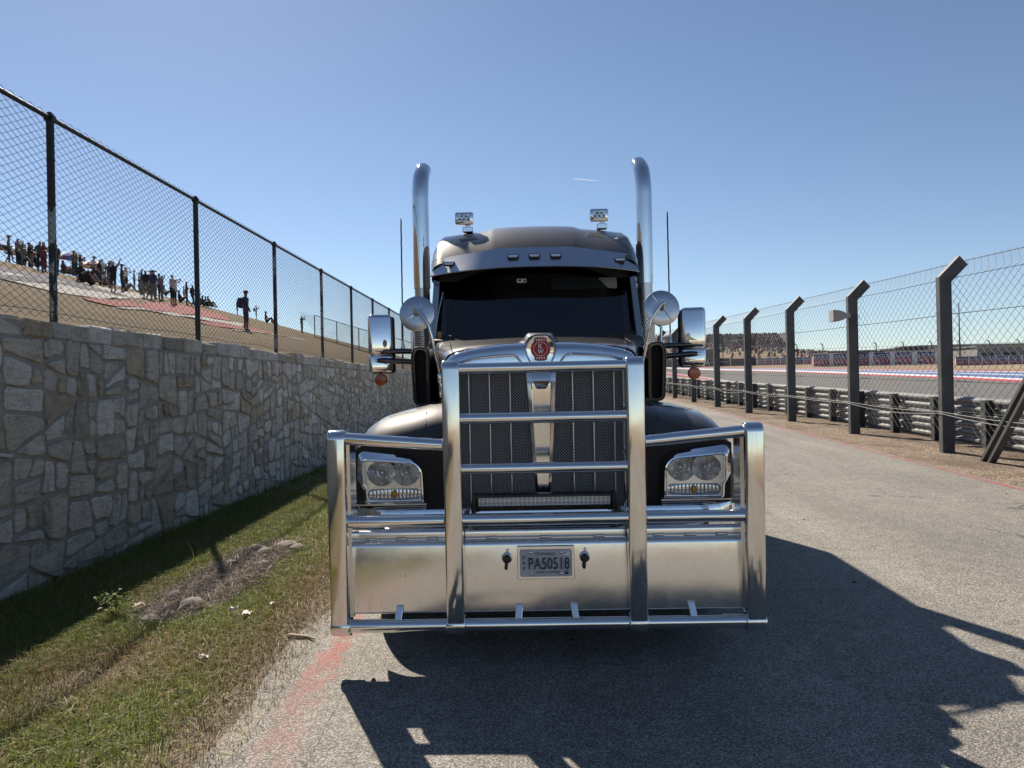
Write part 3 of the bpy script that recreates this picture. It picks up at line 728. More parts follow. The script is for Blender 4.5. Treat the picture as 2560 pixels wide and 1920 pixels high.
# --- bull bar (leans back a little)
LEAN[0] = 0.0
bar = MB()
bx0, bx1 = 1.17, 0.515
for s in S2: bar.box((s*0.40, 0.19, 0.42), (0.09, 0.30, 0.16)); bar.box((s*0.515, 0.13, 0.62), (0.03, 0.16, 0.5))
bull = part(bar, 'bull_bar', 'satin')
def stadium(z0, z1, r, n=8):
    pts = []
    for i in range(n+1):
        a = math.pi*i/n; pts.append((r*math.cos(a), z1-r+r*math.sin(a)))
    for i in range(n+1):
        a = math.pi+math.pi*i/n; pts.append((r*math.cos(a), z0+r+r*math.sin(a)))
    return pts
for s in S2:
    for xc, z1, wd in ((bx0, 1.358, 0.104), (bx1, 1.74, 0.10)):
        mb = MB(); mb.prism(stadium(0.186, z1, 0.052), fYZ, s*xc-wd/2, s*xc+wd/2, 0.012, 3); part(mb, 'post', 'post_alu', bull)
        mb = MB(); mb.lathe([(0.054, -wd/2-0.002), (0.0565, -wd/2+0.006), (0.0565, wd/2-0.006), (0.054, wd/2+0.002)], (s*xc, 0, 0.238), (1, 0, 0), 20); part(mb, 'post_cap', 'tube', bull)
    mb = MB(); mb.box((s*(bx0-0.052-0.006), 0.085, 0.78), (0.012, 0.13, 1.0)); part(mb, 'side_plate', 'panel_alu', bull)
    mb = MB(); mb.tube([(s*(bx1+0.04), 0, 1.26), (s*(bx0-0.04), 0, 1.309)], 0.034, 24, False); part(mb, 'crossbar', 'tube', bull)
    mb = MB(); mb.tube([(s*(bx1+0.04), 0, 0.833), (s*(bx0-0.04), 0, 0.833)], 0.034, 24, False); part(mb, 'crossbar', 'tube', bull)
    mb = MB(); mb.tube([(s*(bx1+0.04), 0, 0.235), (s*(bx0-0.04), 0, 0.235)], 0.038, 24, False); part(mb, 'crossbar', 'tube', bull)
    for xw, zw, rw in ((bx1+0.052, 1.263, 0.036), (bx0-0.052, 1.306, 0.036), (bx1+0.052, 0.833, 0.036), (bx0-0.052, 0.833, 0.036), (bx0-0.052, 0.235, 0.040), (bx1+0.052, 0.235, 0.040), (bx1-0.052, 0.235, 0.040)):
        mb = MB(); mb.lathe([(rw-0.004, -0.006), (rw+0.002, 0.0), (rw-0.004, 0.006)], (s*xw, 0, zw), (1, 0, 0), 20, False); part(mb, 'weld', 'satin', bull)
for zc, r in ((1.69, 0.0315), (1.407, 0.032), (1.123, 0.032), (0.833, 0.034), (0.235, 0.038)):
    mb = MB(); mb.tube([(-bx1+0.04, 0, zc), (bx1-0.04, 0, zc)], r, 24, False); part(mb, 'crossbar', 'tube', bull)
def arc(cx, cz, r, a0, a1, n=5): return [(cx+r*math.cos(R(a0+(a1-a0)*i/n)), cz+r*math.sin(R(a0+(a1-a0)*i/n))) for i in range(n+1)]
low = [(0.075, 0.293)]+arc(0.035, 0.308, 0.015, 270, 180, 4)+arc(0.056, 0.668, 0.036, 180, 105, 6)+[(0.085, 0.706)]
lip = [(0.06, 0.703)]+arc(0.062, 0.722, 0.012, 200, 180, 2)+arc(0.062, 0.742, 0.012, 180, 90, 4)+[(0.10, 0.754)]
LEAN[0] = 0.085
for xa, xb in ((-bx0+0.064, -bx1-0.05), (-bx1+0.05, bx1-0.05), (bx1+0.05, bx0-0.064)):
    mb = MB(); mb.loft([[(x, p[0], p[1]) for p in low] for x in frange(xa, xb, 0.1)]); pn = part(mb, 'panel', 'panel_alu', bull)
    sm_ = pn.modifiers.new('thick', 'SOLIDIFY'); sm_.thickness = 0.005; sm_.offset = 0
    mb = MB(); mb.loft([[(x, p[0], p[1]) for p in lip] for x in (xa, (xa+xb)/2, xb)]); part(mb, 'upper_lip', 'panel_alu', bull)
    mb = MB(); nt_ = 3
    for i in range(nt_): mb = MB(); mb.rbox((xa+(xb-xa)*(i+0.5)/nt_, 0.047, 0.711), (0.065, 0.012, 0.014), 0.005, 2); part(mb, 'slot_tab', 'satin', bull)
for xb_ in (-0.85, -0.165, 0.165, 0.83):
    mb = MB(); lean = 0.012 if xb_ < 0 else -0.012
    mb.loft([[(xb_+dx+lean*t*1.0, 0.0-0.012+0.03*t, 0.25+0.09*t) for dx in (-0.02-0.006*t*0, -0.012, 0.012, 0.02)] for t in (0, 0.3, 0.7, 1.0)])
    o = part(mb, 'bracket', 'tube', bull); sm_ = o.modifiers.new('thick', 'SOLIDIFY'); sm_.thickness = 0.02; sm_.offset = 0
    bv = o.modifiers.new('round', 'BEVEL'); bv.width = 0.004; bv.segments = 2
for s in S2:
    mb = MB(); mb.lathe([(0.031, 0), (0.031, 0.012), (0.024, 0.016)], (s*0.222, 0.021, 0.602), (0, -1, 0), 20); mb.rbox((s*0.222+0.004, 0.016, 0.637), (0.016, 0.012, 0.03), 0.004)
    la = part(mb, 'panel_latch', 'satin', bull)
    mb = MB(); mb.lathe([(0.024, 0.014), (0.024, 0.026), (0.018, 0.032)], (s*0.222, 0.021, 0.598), (0, -1, 0), 20); mb.rbox((s*0.222-0.004, -0.010, 0.566), (0.019, 0.02, 0.05), 0.006, 2, Matrix.Rotation(R(6), 3, 'Y'))
    part(mb, 'latch_handle', 'black', bull)
LEAN[0] = 0.085
# licence plate
mb = MB(); mb.rbox((0, 0.012, 0.575), (0.326, 0.016, 0.188), 0.003, 1); mb.box((0, 0.0, 0.664), (0.326, 0.018, 0.006)); plate = part(mb, 'licence_plate', 'panel_alu')
mb = MB(); mb.prism(rrect(-0.149, 0.149, 0.497, 0.649, 0.012), fXZ, 0.003, -0.002, 0.001, 1); part(mb, 'number_plate', 'plate', plate)
yt = -0.0035
def ly(z): return 0.085*(z-0.235)
text('O', M['plate_ink'], plate, (-0.053, yt+ly(0.6265), 0.6265), 0.02, 0.019, 0.022); text('NTARIO', M['plate_ink'], plate, (0.006, yt+ly(0.624), 0.624), 0.02, 0.092, 0.0165)
text('PA50518', M['plate_ink'], plate, (0.018, yt-0.002+ly(0.572)-0.002, 0.572), 0.06, 0.232, 0.066, 0.003)
for i, ch in enumerate('PRP'): text(ch, M['plate_ink'], plate, (-0.124, yt+ly(0.604-0.03*i), 0.604-0.03*i), 0.02, 0.015, 0.019)
text('YOURS TO DISCOVER', M['plate_ink'], plate, (0.01, yt+ly(0.522), 0.522), 0.01, 0.132, 0.0085)
for c_ in plate.children:
    if c_.name.startswith('lettering'): c_.rotation_euler[0] = math.pi/2-math.atan(0.085)
mb = MB(); mb.box((0.119, -0.0028, 0.625), (0.032, 0.001, 0.02)); st_ = part(mb, 'sticker', 'white_print', plate); text('APR', M['plate_ink'], plate, (0.113, -0.0045+ly(0.628), 0.628), 0.01, 0.017, 0.008)
mb = MB(); mb.prism([(0.1075,0.509),(0.1255,0.509),(0.128,0.522),(0.1225,0.5265),(0.1165,0.520),(0.1105,0.5265),(0.105,0.522)], fXZ, -0.004, -0.0025); mb.box((0.1165, -0.0035, 0.5285), (0.003, 0.0015, 0.009)); part(mb, 'crown_mark', 'plate_ink', plate)
mb = MB()
for sx, sz in ((-0.088, 0.634), (0.088, 0.633), (-0.086, 0.514), (0.085, 0.513)): mb.lathe([(0.008, 0), (0.008, 0.003), (0.004, 0.006)], (sx, -0.002, sz), (0, -1, 0), 10)
part(mb, 'plate_screws', 'chrome', plate, kind='stuff')

LEAN[0] = 0.0
# --- light bar
mb = MB(); mb.rbox((0, 0.20, 0.901), (0.80, 0.07, 0.082), 0.008, 2)
for s in S2: mb.rbox((s*0.412, 0.21, 0.895), (0.03, 0.07, 0.10), 0.006, 1); mb.box((s*0.425, 0.26, 0.84), (0.02, 0.10, 0.10))
for k in range(26): mb.box((-0.375+0.03*k, 0.245, 0.901), (0.006, 0.03, 0.078))
lb = part(mb, 'light_bar', 'black')
mb = MB(); mb.box((0, 0.164, 0.901), (0.772, 0.004, 0.048)); part(mb, 'light_bar_face', 'satin', lb)
mb = MB()
for i in range(30):
    for j in range(2):
        mb.lathe([(0.0118, 0.0), (0.0112, 0.0035), (0.006, 0.001), (0.0035, 0.004)], (-0.373+0.02573*i, 0.162, 0.8885+0.0245*j), (0, -1, 0), 8)
part(mb, 'led_cells', 'led', lb, 25, 'stuff')

# --- grille
mb = MB(); mb.box((0, 0.46, 1.20), (1.16, 0.02, 0.98)); grille = part(mb, 'grille', 'void')
mb = MB(); pw = 0.0185; yg = 0.352
xa, xb, za, zb = -0.505, 0.505, 0.79, 1.665; Hh = zb-za
for sgn in (1, -1):
    c = xa-Hh
    while c < xb+Hh:
        # line x = c + sgn*(z-za) (mirrored for the other family)
        z0, z1 = za, zb; f = (lambda z, c=c: c+(z-za)) if sgn == 1 else (lambda z, c=c: c-(z-za))
        pts = []
        lo, hi = (max(za, za+(xa-c)), min(zb, za+(xb-c))) if sgn == 1 else (max(za, za+(c-xb)), min(zb, za+(c-xa)))
        if hi-lo > 0.01: mb.tube([(f(lo), yg+0.0022*sgn, lo), (f(hi), yg+0.0022*sgn, hi)], 0.0017, 4, False)
        c += pw
part(mb, 'grille_mesh', simple('grille_wire', (0.58, 0.58, 0.59), 0.35, 0.6), grille, 0, 'stuff')
for xv in (0.443, 0.317, 0.191):
    for s in S2: mb = MB(); mb.rbox((s*xv, 0.343, 1.225), (0.009, 0.010, 0.87), 0.002, 1); part(mb, 'grille_bar', 'satin', grille)
mb = MB(); secs = []
for z, hw, yy in ((1.70, 0.095, 0.335), (1.655, 0.092, 0.318), (1.62, 0.088, 0.300), (1.58, 0.085, 0.298), (1.42, 0.077, 0.300), (1.115, 0.059, 0.305), (0.935, 0.046, 0.312), (0.80, 0.040, 0.318)):
    secs.append([(-hw, 0.352, z), (-hw, yy+0.012, z), (-hw*0.72, yy, z), (-hw*0.66, yy+0.004, z), (hw*0.66, yy+0.004, z), (hw*0.72, yy, z), (hw, yy+0.012, z), (hw, 0.352, z)])
mb.loft(secs); cb = part(mb, 'centre_bar', 'post_alu', grille, 25)
mb = MB(); mb.prism(round_poly([(-0.052,1.605),(0.052,1.605),(0.03,1.558),(-0.03,1.558)], 0.01), fXZ, 0.302, 0.290, 0.002); part(mb, 'recess_shade', simple('recess_dark_chrome', (0.10, 0.10, 0.11), 0.12, 1.0), grille)  # dark raised plate stands in for the shade of a recess
# chrome shell round the grille
def top_z(x): return 1.846-0.075*(abs(x)/0.6)**2.6
mb = MB(); xs_ = [-0.605,-0.60,-0.585,-0.56]+frange(-0.52, 0.52, 0.08)+[0.56,0.585,0.60,0.605]
rows = []
for t, yy in ((0, 0.335), (0.25, 0.335), (0.5, 0.338), (0.72, 0.343), (0.86, 0.352), (0.95, 0.375), (1.0, 0.44)):
    row = []
    for x in xs_:
        e = max(0.0, (abs(x)-0.50)/0.105); zt = top_z(x)-0.05*e**3; z = 1.66+(zt-1.66)*t
        row.append((x, yy+0.06*e**3, z))
    rows.append(row)
mb.loft(rows)
shell = part(mb, 'grille_shell', 'chrome')
for s in S2:
    mb = MB(); prof = [(0.495, 0.37), (0.495, 0.338), (0.505, 0.332), (0.56, 0.335), (0.588, 0.347), (0.602, 0.375), (0.605, 0.44)]
    mb.loft([[(s*p[0], p[1], z) for p in prof] for z in (0.78, 1.2, 1.67)]); part(mb, 'shell_side', 'chrome', shell)
    mb = MB(); mb.tube([(s*0.50, 0.328, 1.728), (s*0.42, 0.327, 1.748), (s*0.30, 0.328, 1.762), (s*0.20, 0.329, 1.768), (s*0.165, 0.329, 1.765), (s*0.143, 0.327, 1.752), (s*0.115, 0.324, 1.715)], 0.0075, 8); part(mb, 'shell_bead', 'chrome', shell)
# badge
mb = MB(); oct_ = round_poly([(-0.038,1.888),(0.038,1.888),(0.078,1.85),(0.096,1.805),(0.086,1.755),(0.06,1.70),(-0.06,1.70),(-0.086,1.755),(-0.096,1.805),(-0.078,1.85)], 0.012)
mb.prism(oct_, fXZ, 0.40, 0.316, 0.014, 4); badge = part(mb, 'badge', 'chrome')
cz = 1.800
def badge_outline(r, hw, zt, zb_, n=26):
    pts = []; a0 = math.acos(hw/r)
    for i in range(n+1):
        a = -a0+2*a0*i/n; pts.append((r*math.cos(a), cz+r*math.sin(a)))
    pts += [(hw*0.95, zt-0.006), (hw*0.5, zt), (-hw*0.5, zt), (-hw*0.95, zt-0.006)]
    for i in range(n+1):
        a = math.pi-a0+2*a0*i/n; pts.append((r*math.cos(a), cz+r*math.sin(a)))
    pts += [(-hw*0.95, zb_+0.006), (-hw*0.5, zb_), (hw*0.5, zb_), (hw*0.95, zb_+0.006)]
    return pts
mb = MB(); mb.prism(badge_outline(0.060, 0.040, 1.872, 1.728), fXZ, 0.318, 0.311, 0.001, 1); part(mb, 'badge_rim', simple('badge_rim', (0.25, 0.22, 0.20), 0.3, 0.6), badge)
mb = MB(); mb.prism(badge_outline(0.056, 0.036, 1.868, 1.732), fXZ, 0.313, 0.309, 0.001, 1); part(mb, 'badge_enamel', 'red_badge', badge)
mb = MB()
for i in range(4):
    xx = -0.0225+0.015*i
    mb.prism(rrect(xx-0.0045, xx+0.0045, 1.848, 1.864-0.003*abs(i-1.5), 0.003, 2), fXZ, 0.3095, 0.3075); mb.prism(rrect(xx-0.0045, xx+0.0045, 1.736+0.003*abs(i-1.5), 1.752, 0.003, 2), fXZ, 0.3095, 0.3075)
circ = [(math.cos(2*math.pi*i/36), math.sin(2*math.pi*i/36)) for i in range(36)]
mb.ring([(0.0435*a, cz+0.0435*b) for a, b in circ], [(0.0405*a, cz+0.0405*b) for a, b in circ], fXZ, 0.3095, 0.3072)
part(mb, 'badge_marks', 'white_print', badge, 20, 'stuff')
text('K', M['white_print'], badge, (0, 0.3074, 1.8165), 0.03, 0.025, 0.028, 0.001, bold=0.02); text('W', M['white_print'], badge, (0, 0.3074, 1.784), 0.03, 0.036, 0.028, 0.001, bold=0.02)

# --- hood
mb = MB(); secs = []
for yy in (0.425, 0.47, 0.60, 0.85, 1.15, 1.5, 1.8, 2.03):
    t = (yy-0.425)/1.6; w = 0.60+0.27*t; zt = 1.842+0.118*t-(0.012 if yy < 0.45 else 0); drop = 0.026+0.006*t; zs = 1.30+0.05*t
    half = [(w+0.012, 1.0), (w+0.012, zs), (w+0.008, zt-0.14), (w-0.002, zt-0.085), (w-0.025, zt-0.052), (w-0.062, zt-drop-0.008), (w*0.75, zt-drop*0.62), (w*0.45, zt-drop*0.22), (w*0.2, zt-drop*0.05)]
    secs.append([(-a, yy, b) for a, b in half]+[(0, yy, zt)]+[(a, yy, b) for a, b in reversed(half)])
mb.loft(secs); hood = part(mb, 'hood', 'paint', None, 50)
mb = MB(); secs = []
for yy, hw, hz in ((0.40, 0.07, 0.050), (0.46, 0.085, 0.066), (0.7, 0.082, 0.056), (1.2, 0.07, 0.036), (1.7, 0.05, 0.012), (1.95, 0.03, -0.004)):
    t = (yy-0.425)/1.6; zt = 1.842+0.118*t-0.006
    secs.append([(-hw*1.9, yy, zt-0.006), (-hw*1.3, yy, zt+hz*0.25), (-hw, yy, zt+hz*0.85), (-hw*0.8, yy, zt+hz), (hw*0.8, yy, zt+hz), (hw, yy, zt+hz*0.85), (hw*1.3, yy, zt+hz*0.25), (hw*1.9, yy, zt-0.006)])
mb.loft(secs); mb.f.append(tuple(range(8))); mb.mi.append(0); part(mb, 'hood_ridge', 'paint', hood, 30)
for s in S2:
    mb = MB(); mb.tube([(s*(0.565+0.16*t), 0.43+1.55*t, 1.8335+0.107*t-0.012*t) for t in frange(0, 1, 0.125)], 0.0035, 6); part(mb, 'hood_seam', 'black', hood)
    # side intake
    out = round_poly([(0.80,1.42,0.03),(0.925,1.42,0.06),(0.94,1.80,0.06),(0.91,1.862,0.06),(0.80,1.85,0.03)], 0.04, 4)
    inn = round_poly([(0.826,1.442,0.02),(0.902,1.442,0.03),(0.914,1.79,0.04),(0.893,1.838,0.04),(0.826,1.828,0.03)], 0.03, 4)
    mb = MB(); mb.ring([(s*a, b) for a, b in out], [(s*a, b) for a, b in inn], fXZ, 1.22, 1.30); mb.prism([(s*a, b) for a, b in out], fXZ, 1.296, 1.98, 0.0); sc_ = part(mb, 'side_intake', 'paint')
    mb = MB(); mb.prism([(s*a, b) for a, b in inset(inn, -0.004)], fXZ, 1.288, 1.292); part(mb, 'intake_dark_back', 'void', sc_)  # near-black back plate stands in for the dark inside of the intake
    mb = MB(); mb.tube([(s*(a), 1.219, b) for a, b in inset(out, 0.006)]+[(s*inset(out, 0.006)[0][0], 1.219, inset(out, 0.006)[0][1])], 0.006, 8, False); part(mb, 'intake_trim', 'paint', sc_)
    mb = MB(); mb.rbox((s*0.652, 0.70, 1.57), (0.03, 0.075, 0.125), 0.008, 2); part(mb, 'hood_latch', 'chrome')
# --- fenders with wheel arch
fprof = [(0.58,1.475),(0.66,1.470),(0.74,1.456),(0.83,1.430),(0.94,1.406),(1.06,1.374),(1.14,1.330),(1.19,1.275),(1.215,1.20),(1.222,1.08),(1.222,0.95),(1.222,0.82)]
for s in S2:
    mb = MB(); secs = []
    for yy, dz, dx in ((0.40,-0.235,0.075),(0.405,-0.215,0.055),(0.425,-0.175,0.035),(0.47,-0.118,0.016),(0.55,-0.066,0.005),(0.68,-0.025,0.0),(0.85,-0.003,0),(1.05,0.0,0),(1.25,-0.012,0),(1.45,-0.03,0),(1.62,-0.06,0),(1.78,-0.11,0),(1.92,-0.22,0)):
        arch = 0.82
        if 0.58 < yy < 1.76: arch = 0.5+math.sqrt(max(0.0, 0.60**2-(yy-1.16)**2))
        row = []
        for i, (x, z) in enumerate(fprof):
            top = z+dz
            if i <= 8: zz = top
            else: zz = min(top, z)
            if i > 8: zz = min(fprof[8][1]+dz-0.004*(i-8), max(z, arch))
            row.append((s*(x-dx*min(1, max(0, (x-0.9)/0.25))), yy, zz))
        secs.append(row)
    mb.loft(secs); mb.f.append(tuple(range(12))); mb.mi.append(0)
    fe = part(mb, 'fender', 'paint', None, 50)
    mb = MB(); mb.prism([(s*0.60,0.80),(s*1.15,0.80),(s*1.165,1.20),(s*1.10,1.235),(s*0.60,1.27)], fXZ, 0.392, 0.44); part(mb, 'headlight_bay', 'satin_black', fe)
    mb = MB(); mb.tube([(s*0.735, 0.47, 1.345), (s*0.745, 0.6, 1.408), (s*0.75, 0.85, 1.45)], 0.003, 6); part(mb, 'fender_seam', 'black', fe)
    mb = MB(); mb.box((s*0.86, 1.84, 0.80), (0.56, 0.03, 0.96)); part(mb, 'sun_block_panel', 'black', fe)  # panel added behind the wheel to block sun reaching under the truck
    # headlight
    outl = round_poly([(0.735,0.866,0.02),(1.118,0.862,0.02),(1.126,0.955,0.02),(1.158,1.01,0.02),(1.150,1.165,0.03),(1.125,1.192,0.02),(0.80,1.150,0.05),(0.742,1.09,0.05)], 0.02, 3)
    face = round_poly([(0.752,0.884,0.015),(1.095,0.880,0.015),(1.100,0.965,0.01),(1.118,0.99,0.01),(1.118,1.13,0.02),(1.10,1.142,0.02),(0.80,1.118,0.05),(0.757,1.07,0.04)], 0.02, 3)
    mb = MB(); n_ = len(face); fi = inset(face, 0.006)
    mb.loft([[(s*a, y_, b) for a, b in pl] for pl, y_ in ((fi, 0.372), (fi, 0.357), (face, 0.352), (inset(face, -0.004), 0.354), (outl, 0.40), (outl, 0.44))], True); hl = part(mb, 'headlight', 'chrome', None, 30)
    mb = MB(); mb.prism([(s*a, b) for a, b in inset(outl, 0.004)], fXZ, 0.432, 0.45); part(mb, 'lamp_housing', 'satin', hl)
    # silver face plate with an upper twin opening and a lower slot
    c1, c2, zc_, rr_ = 0.852, 1.002, 1.058, 0.087; a0 = math.acos((c2-c1)/2/rr_)
    up_ = [(c2+rr_*math.cos(a), zc_+rr_*math.sin(a)*0.92) for a in frange(-(math.pi-a0), math.pi-a0, 0.2)]+[(c1+rr_*math.cos(a), zc_+rr_*math.sin(a)*0.92) for a in frange(a0, 2*math.pi-a0, 0.2)]
    lo_ = round_poly([(0.775,0.892),(1.075,0.890),(1.092,0.926),(1.075,0.962),(0.775,0.962),(0.760,0.926)], 0.02, 3)
    bm = bmesh.new(); es = []
    for loop in (inset(face, 0.004), up_, lo_):
        vv = [bm.verts.new((s*a, 0.371, b)) for a, b in loop]; es += [bm.edges.new((vv[k], vv[(k+1) % len(vv)])) for k in range(len(vv))]
    bmesh.ops.triangle_fill(bm, use_beauty=True, use_dissolve=False, edges=es)
    mb = MB(); bm.verts.index_update(); mb.add([v.co[:] for v in bm.verts], [tuple(v.index for v in f.verts) for f in bm.faces]); bm.free()
    mb.loft([[(s*a, y_, b) for a, b in up_] for y_ in (0.3712, 0.385)], True); mb.loft([[(s*a, y_, b) for a, b in lo_] for y_ in (0.3712, 0.40)], True)
    part(mb, 'lamp_faceplate', simple('lamp_silver', (0.94, 0.94, 0.95), 0.26, 0.8), hl, 25)
    mb = MB(); mb.prism([(s*a, b) for a, b in lo_], fXZ, 0.400, 0.404); part(mb, 'turn_backing', simple('lamp_grey', (0.74, 0.75, 0.78), 0.3, 0.2), hl)
    for xc in (c1, c2):
        mb = MB(); mb.lathe([(0.0868, 0.001), (0.078, 0.010), (0.060, 0.026), (0.038, 0.042), (0.010, 0.054)], (s*xc, 0.372, zc_), (0, 1, 0), 13, False); part(mb, 'reflector', 'reflector', hl, 0)
        mb = MB(); mb.lathe([(0.004, -0.024), (0.010, -0.020), (0.012, -0.010), (0.009, 0.0), (0.009, 0.02)], (s*xc, 0.405, zc_), (0, 1, 0), 12); part(mb, 'lamp_bulb', 'chrome', hl)
    mb = MB()
    for k in range(14):
        xx = 0.776+0.0229*k; hz = 0.034*math.sqrt(max(0.3, 1-((k-6.5)/8.2)**2)); mb.rbox((s*xx, 0.394, 0.926), (0.0226, 0.02, 2*hz), 0.006, 2)
    part(mb, 'turn_signal', 'turn_reflector', hl, kind='stuff')
    mb = MB(); mb.lathe([(0.004, -0.028), (0.014, -0.018), (0.019, 0.0), (0.014, 0.018), (0.004, 0.028)], (s*0.925, 0.380, 0.925), (0, 0, 1), 14); part(mb, 'turn_bulb', 'bulb', hl)
    mb = MB(); lp = [(s*a, 0.3535, b) for a, b in inset(face, 0.001)]; mb.add(lp, [tuple(range(len(lp)))]); ln = part(mb, 'lamp_lens', 'lens', hl)
    if ln.data.polygons[0].normal.y > 0: ln.data.flip_normals()
    hl.location = (-s*0.014, -0.062, 0.004)
# --- bumper behind the bull bar
mb = MB(); bp = [(0.42, 0.858), (0.31, 0.850), (0.285, 0.838), (0.275, 0.812), (0.275, 0.60), (0.30, 0.52), (0.36, 0.48)]
mb.loft([[(x, p[0]+0.10*max(0, (abs(x)-0.95)/0.2)**2, p[1]) for p in bp] for x in (-1.16,-1.12,-1.05,-0.95,-0.68,0,0.68,0.95,1.05,1.12,1.16)]); bump_ = part(mb, 'bumper', 'chrome')
for s in S2: mb = MB(); mb.prism([(s*0.72,0.857),(s*1.15,0.857),(s*1.15,0.866),(s*0.72,0.866)], fXZ, 0.34, 0.50); part(mb, 'bumper_step', 'steel', bump_)
mb = MB(); mb.box((0, 0.47, 0.75), (2.1, 0.06, 0.30)); mb.box((0.06, 0.50, 0.42), (1.66, 0.05, 0.42)); part(mb, 'backing_and_gap_blackout', 'void', bump_)  # lower black box added to keep the view under the bumper dark
# --- chassis and wheels
mb = MB()
for s in S2: mb.box((s*0.42, 4.2, 0.80), (0.09, 7.4, 0.26))
for yy in (0.7, 2.2, 4.4, 7.6): mb.box((0, yy, 0.80), (0.84, 0.12, 0.2))
mb.box((0, 1.16, 0.52), (1.9, 0.12, 0.12)); mb.box((0, 1.25, 1.12), (1.16, 1.45, 0.96)); mb.box((0, 5.9, 0.52), (1.8, 0.14, 0.14)); mb.box((0, 7.2, 0.52), (1.8, 0.14, 0.14))  # engine box enlarged to keep sun off the ground below
part(mb, 'chassis', 'black')
def wheel(x, y, s, wd=0.29, r=0.515):
    mb = MB(); h = wd/2
    mb.lathe([(0.30, -h*0.82), (0.40, -h*0.95), (0.47, -h), (r-0.015, -h*0.9), (r, -h*0.72), (r, h*0.72), (r-0.015, h*0.9), (0.47, h), (0.40, h*0.95), (0.30, h*0.82)], (x, y, r-0.006), (1, 0, 0), 40, False)
    for k in range(3): mb.lathe([(r+0.002, -0.012), (r+0.008, -0.009), (r+0.008, 0.009), (r+0.002, 0.012)], (x-0.08+0.08*k, y, r-0.006), (1, 0, 0), 40, False)
    ty = part(mb, 'wheel', 'rubber')
    mb = MB(); mb.lathe([(0.302, -h*0.8), (0.27, -h*0.3), (0.25, h*0.5*s), (0.13, h*0.45*s), (0.12, h*0.9*s), (0.05, h*1.0*s)], (x, y, r-0.006), (1, 0, 0), 28); part(mb, 'rim', 'satin', ty)
for s in S2:
    wheel(s*1.03, 1.16, s)
    for yy in (5.9, 7.2): wheel(s*0.93, yy, s, 0.56)
    mb = MB(); mb.lathe([(0.29, -0.02), (0.31, 0.0), (0.31, 1.5), (0.29, 1.52)], (s*0.88, 2.5, 0.72), (0, 1, 0), 28); tk = part(mb, 'fuel_tank', 'chrome')
    mb = MB(); mb.rbox((s*1.07, 3.2, 0.42), (0.2, 1.3, 0.05), 0.01, 1); part(mb, 'step', 'steel', tk)
    mb = MB(); mb.rbox((s*0.95, 5.9, 1.09), (0.60, 1.1, 0.03), 0.01, 1); part(mb, 'rear_mudguard', 'steel')
# --- cab
CXW = 0.925
mb = MB(); mb.rbox((0, 2.68, 1.42), (2*CXW-0.01, 1.34, 1.05), 0.05, 3); cab = part(mb, 'cab', 'paint')
mb = MB(); mb.box((0, 3.32, 2.25), (1.8, 0.04, 0.75)); part(mb, 'cab_back', 'interior', cab)
for s in S2:
    # A pillar, door frame, side glass, rear pillar
    mb = MB(); q0 = [(0.862, 2.075, 1.90), (0.93, 2.17, 1.90), (0.93, 2.30, 1.90), (0.88, 2.16, 1.90)]; q1 = [(0.842, 2.375, 2.56), (0.905, 2.45, 2.56), (0.905, 2.58, 2.56), (0.86, 2.44, 2.56)]
    mb.loft([[(s*a, b, c) for a, b, c in q0], [(s*a, b, c) for a, b, c in q1]], True, True); part(mb, 'pillar', 'gloss_black', cab, 25)
    mb = MB(); mb.box((s*0.905, 3.2, 2.25), (0.05, 0.26, 0.74)); part(mb, 'rear_pillar', 'paint', cab)
    mb = MB(); mb.rbox((s*(CXW+0.004), 2.74, 1.50), (0.03, 0.92, 1.05), 0.012, 2); dr = part(mb, 'door', 'paint', cab)
    mb = MB(); mb.prism([(2.33, 1.97), (3.08, 1.97), (3.08, 2.5), (2.58, 2.5)], fYZ, s*0.905, s*0.911); part(mb, 'side_window', 'glass', cab)
    mb = MB(); mb.rbox((s*(CXW+0.03), 3.08, 1.75), (0.02, 0.12, 0.035), 0.006, 1); part(mb, 'door_handle', 'chrome', cab)
    mb = MB(); mb.tube([(s*1.0, 1.95, 1.40), (s*1.035, 1.95, 1.43), (s*1.04, 1.95, 2.0), (s*1.0, 1.95, 2.03)], 0.012, 10); part(mb, 'grab_bar', 'chrome')
# windshield
mb = MB(); rows = []
for j in range(9):
    t = j/8; wz = 1.90+0.665*t; hw = 0.872-0.02*t
    rows.append([(hw*u, 2.05+0.31*t+0.10*abs(u)**2.2-0.01, wz) for u in frange(-1, 1, 0.1)])
mb.loft(rows); ws_ = part(mb, 'windshield', 'glass')
if ws_.data.polygons[0].normal.y > 0: ws_.data.flip_normals()
mb = MB(); mb.tube([(r_[0][0], r_[0][1]-0.004, r_[0][2]) for r_ in rows], 0.014, 6); mb.tube([(r_[-1][0], r_[-1][1]-0.004, r_[-1][2]) for r_ in rows], 0.014, 6); mb.tube([(p[0], p[1]-0.006, p[2]+0.03) for p in rows[0]], 0.018, 6); part(mb, 'windshield_seal', 'black')
mb = MB(); mb.rbox((0, 2.36, 1.93), (1.74, 0.5, 0.10), 0.03, 2); mb.rbox((0, 2.50, 2.02), (0.5, 0.3, 0.1), 0.03, 2); ds = part(mb, 'dashboard', 'interior')
for s in S2: mb = MB(); mb.rbox((s*0.45, 2.95, 1.95), (0.5, 0.14, 0.55), 0.05, 2); part(mb, 'seat_back', 'interior')
mb = MB(); mb.lathe([(0.21, -0.012), (0.225, 0), (0.21, 0.012)], (0.45, 2.52, 2.05), (0, 0.75, 0.66), 24, False); part(mb, 'steering_wheel', 'black')
mb = MB(); mb.rbox((0.44, 2.34, 2.42), (0.58, 0.02, 0.11), 0.012, 2, Matrix.Rotation(R(-18), 3, 'X')); part(mb, 'sun_visor', 'cream')
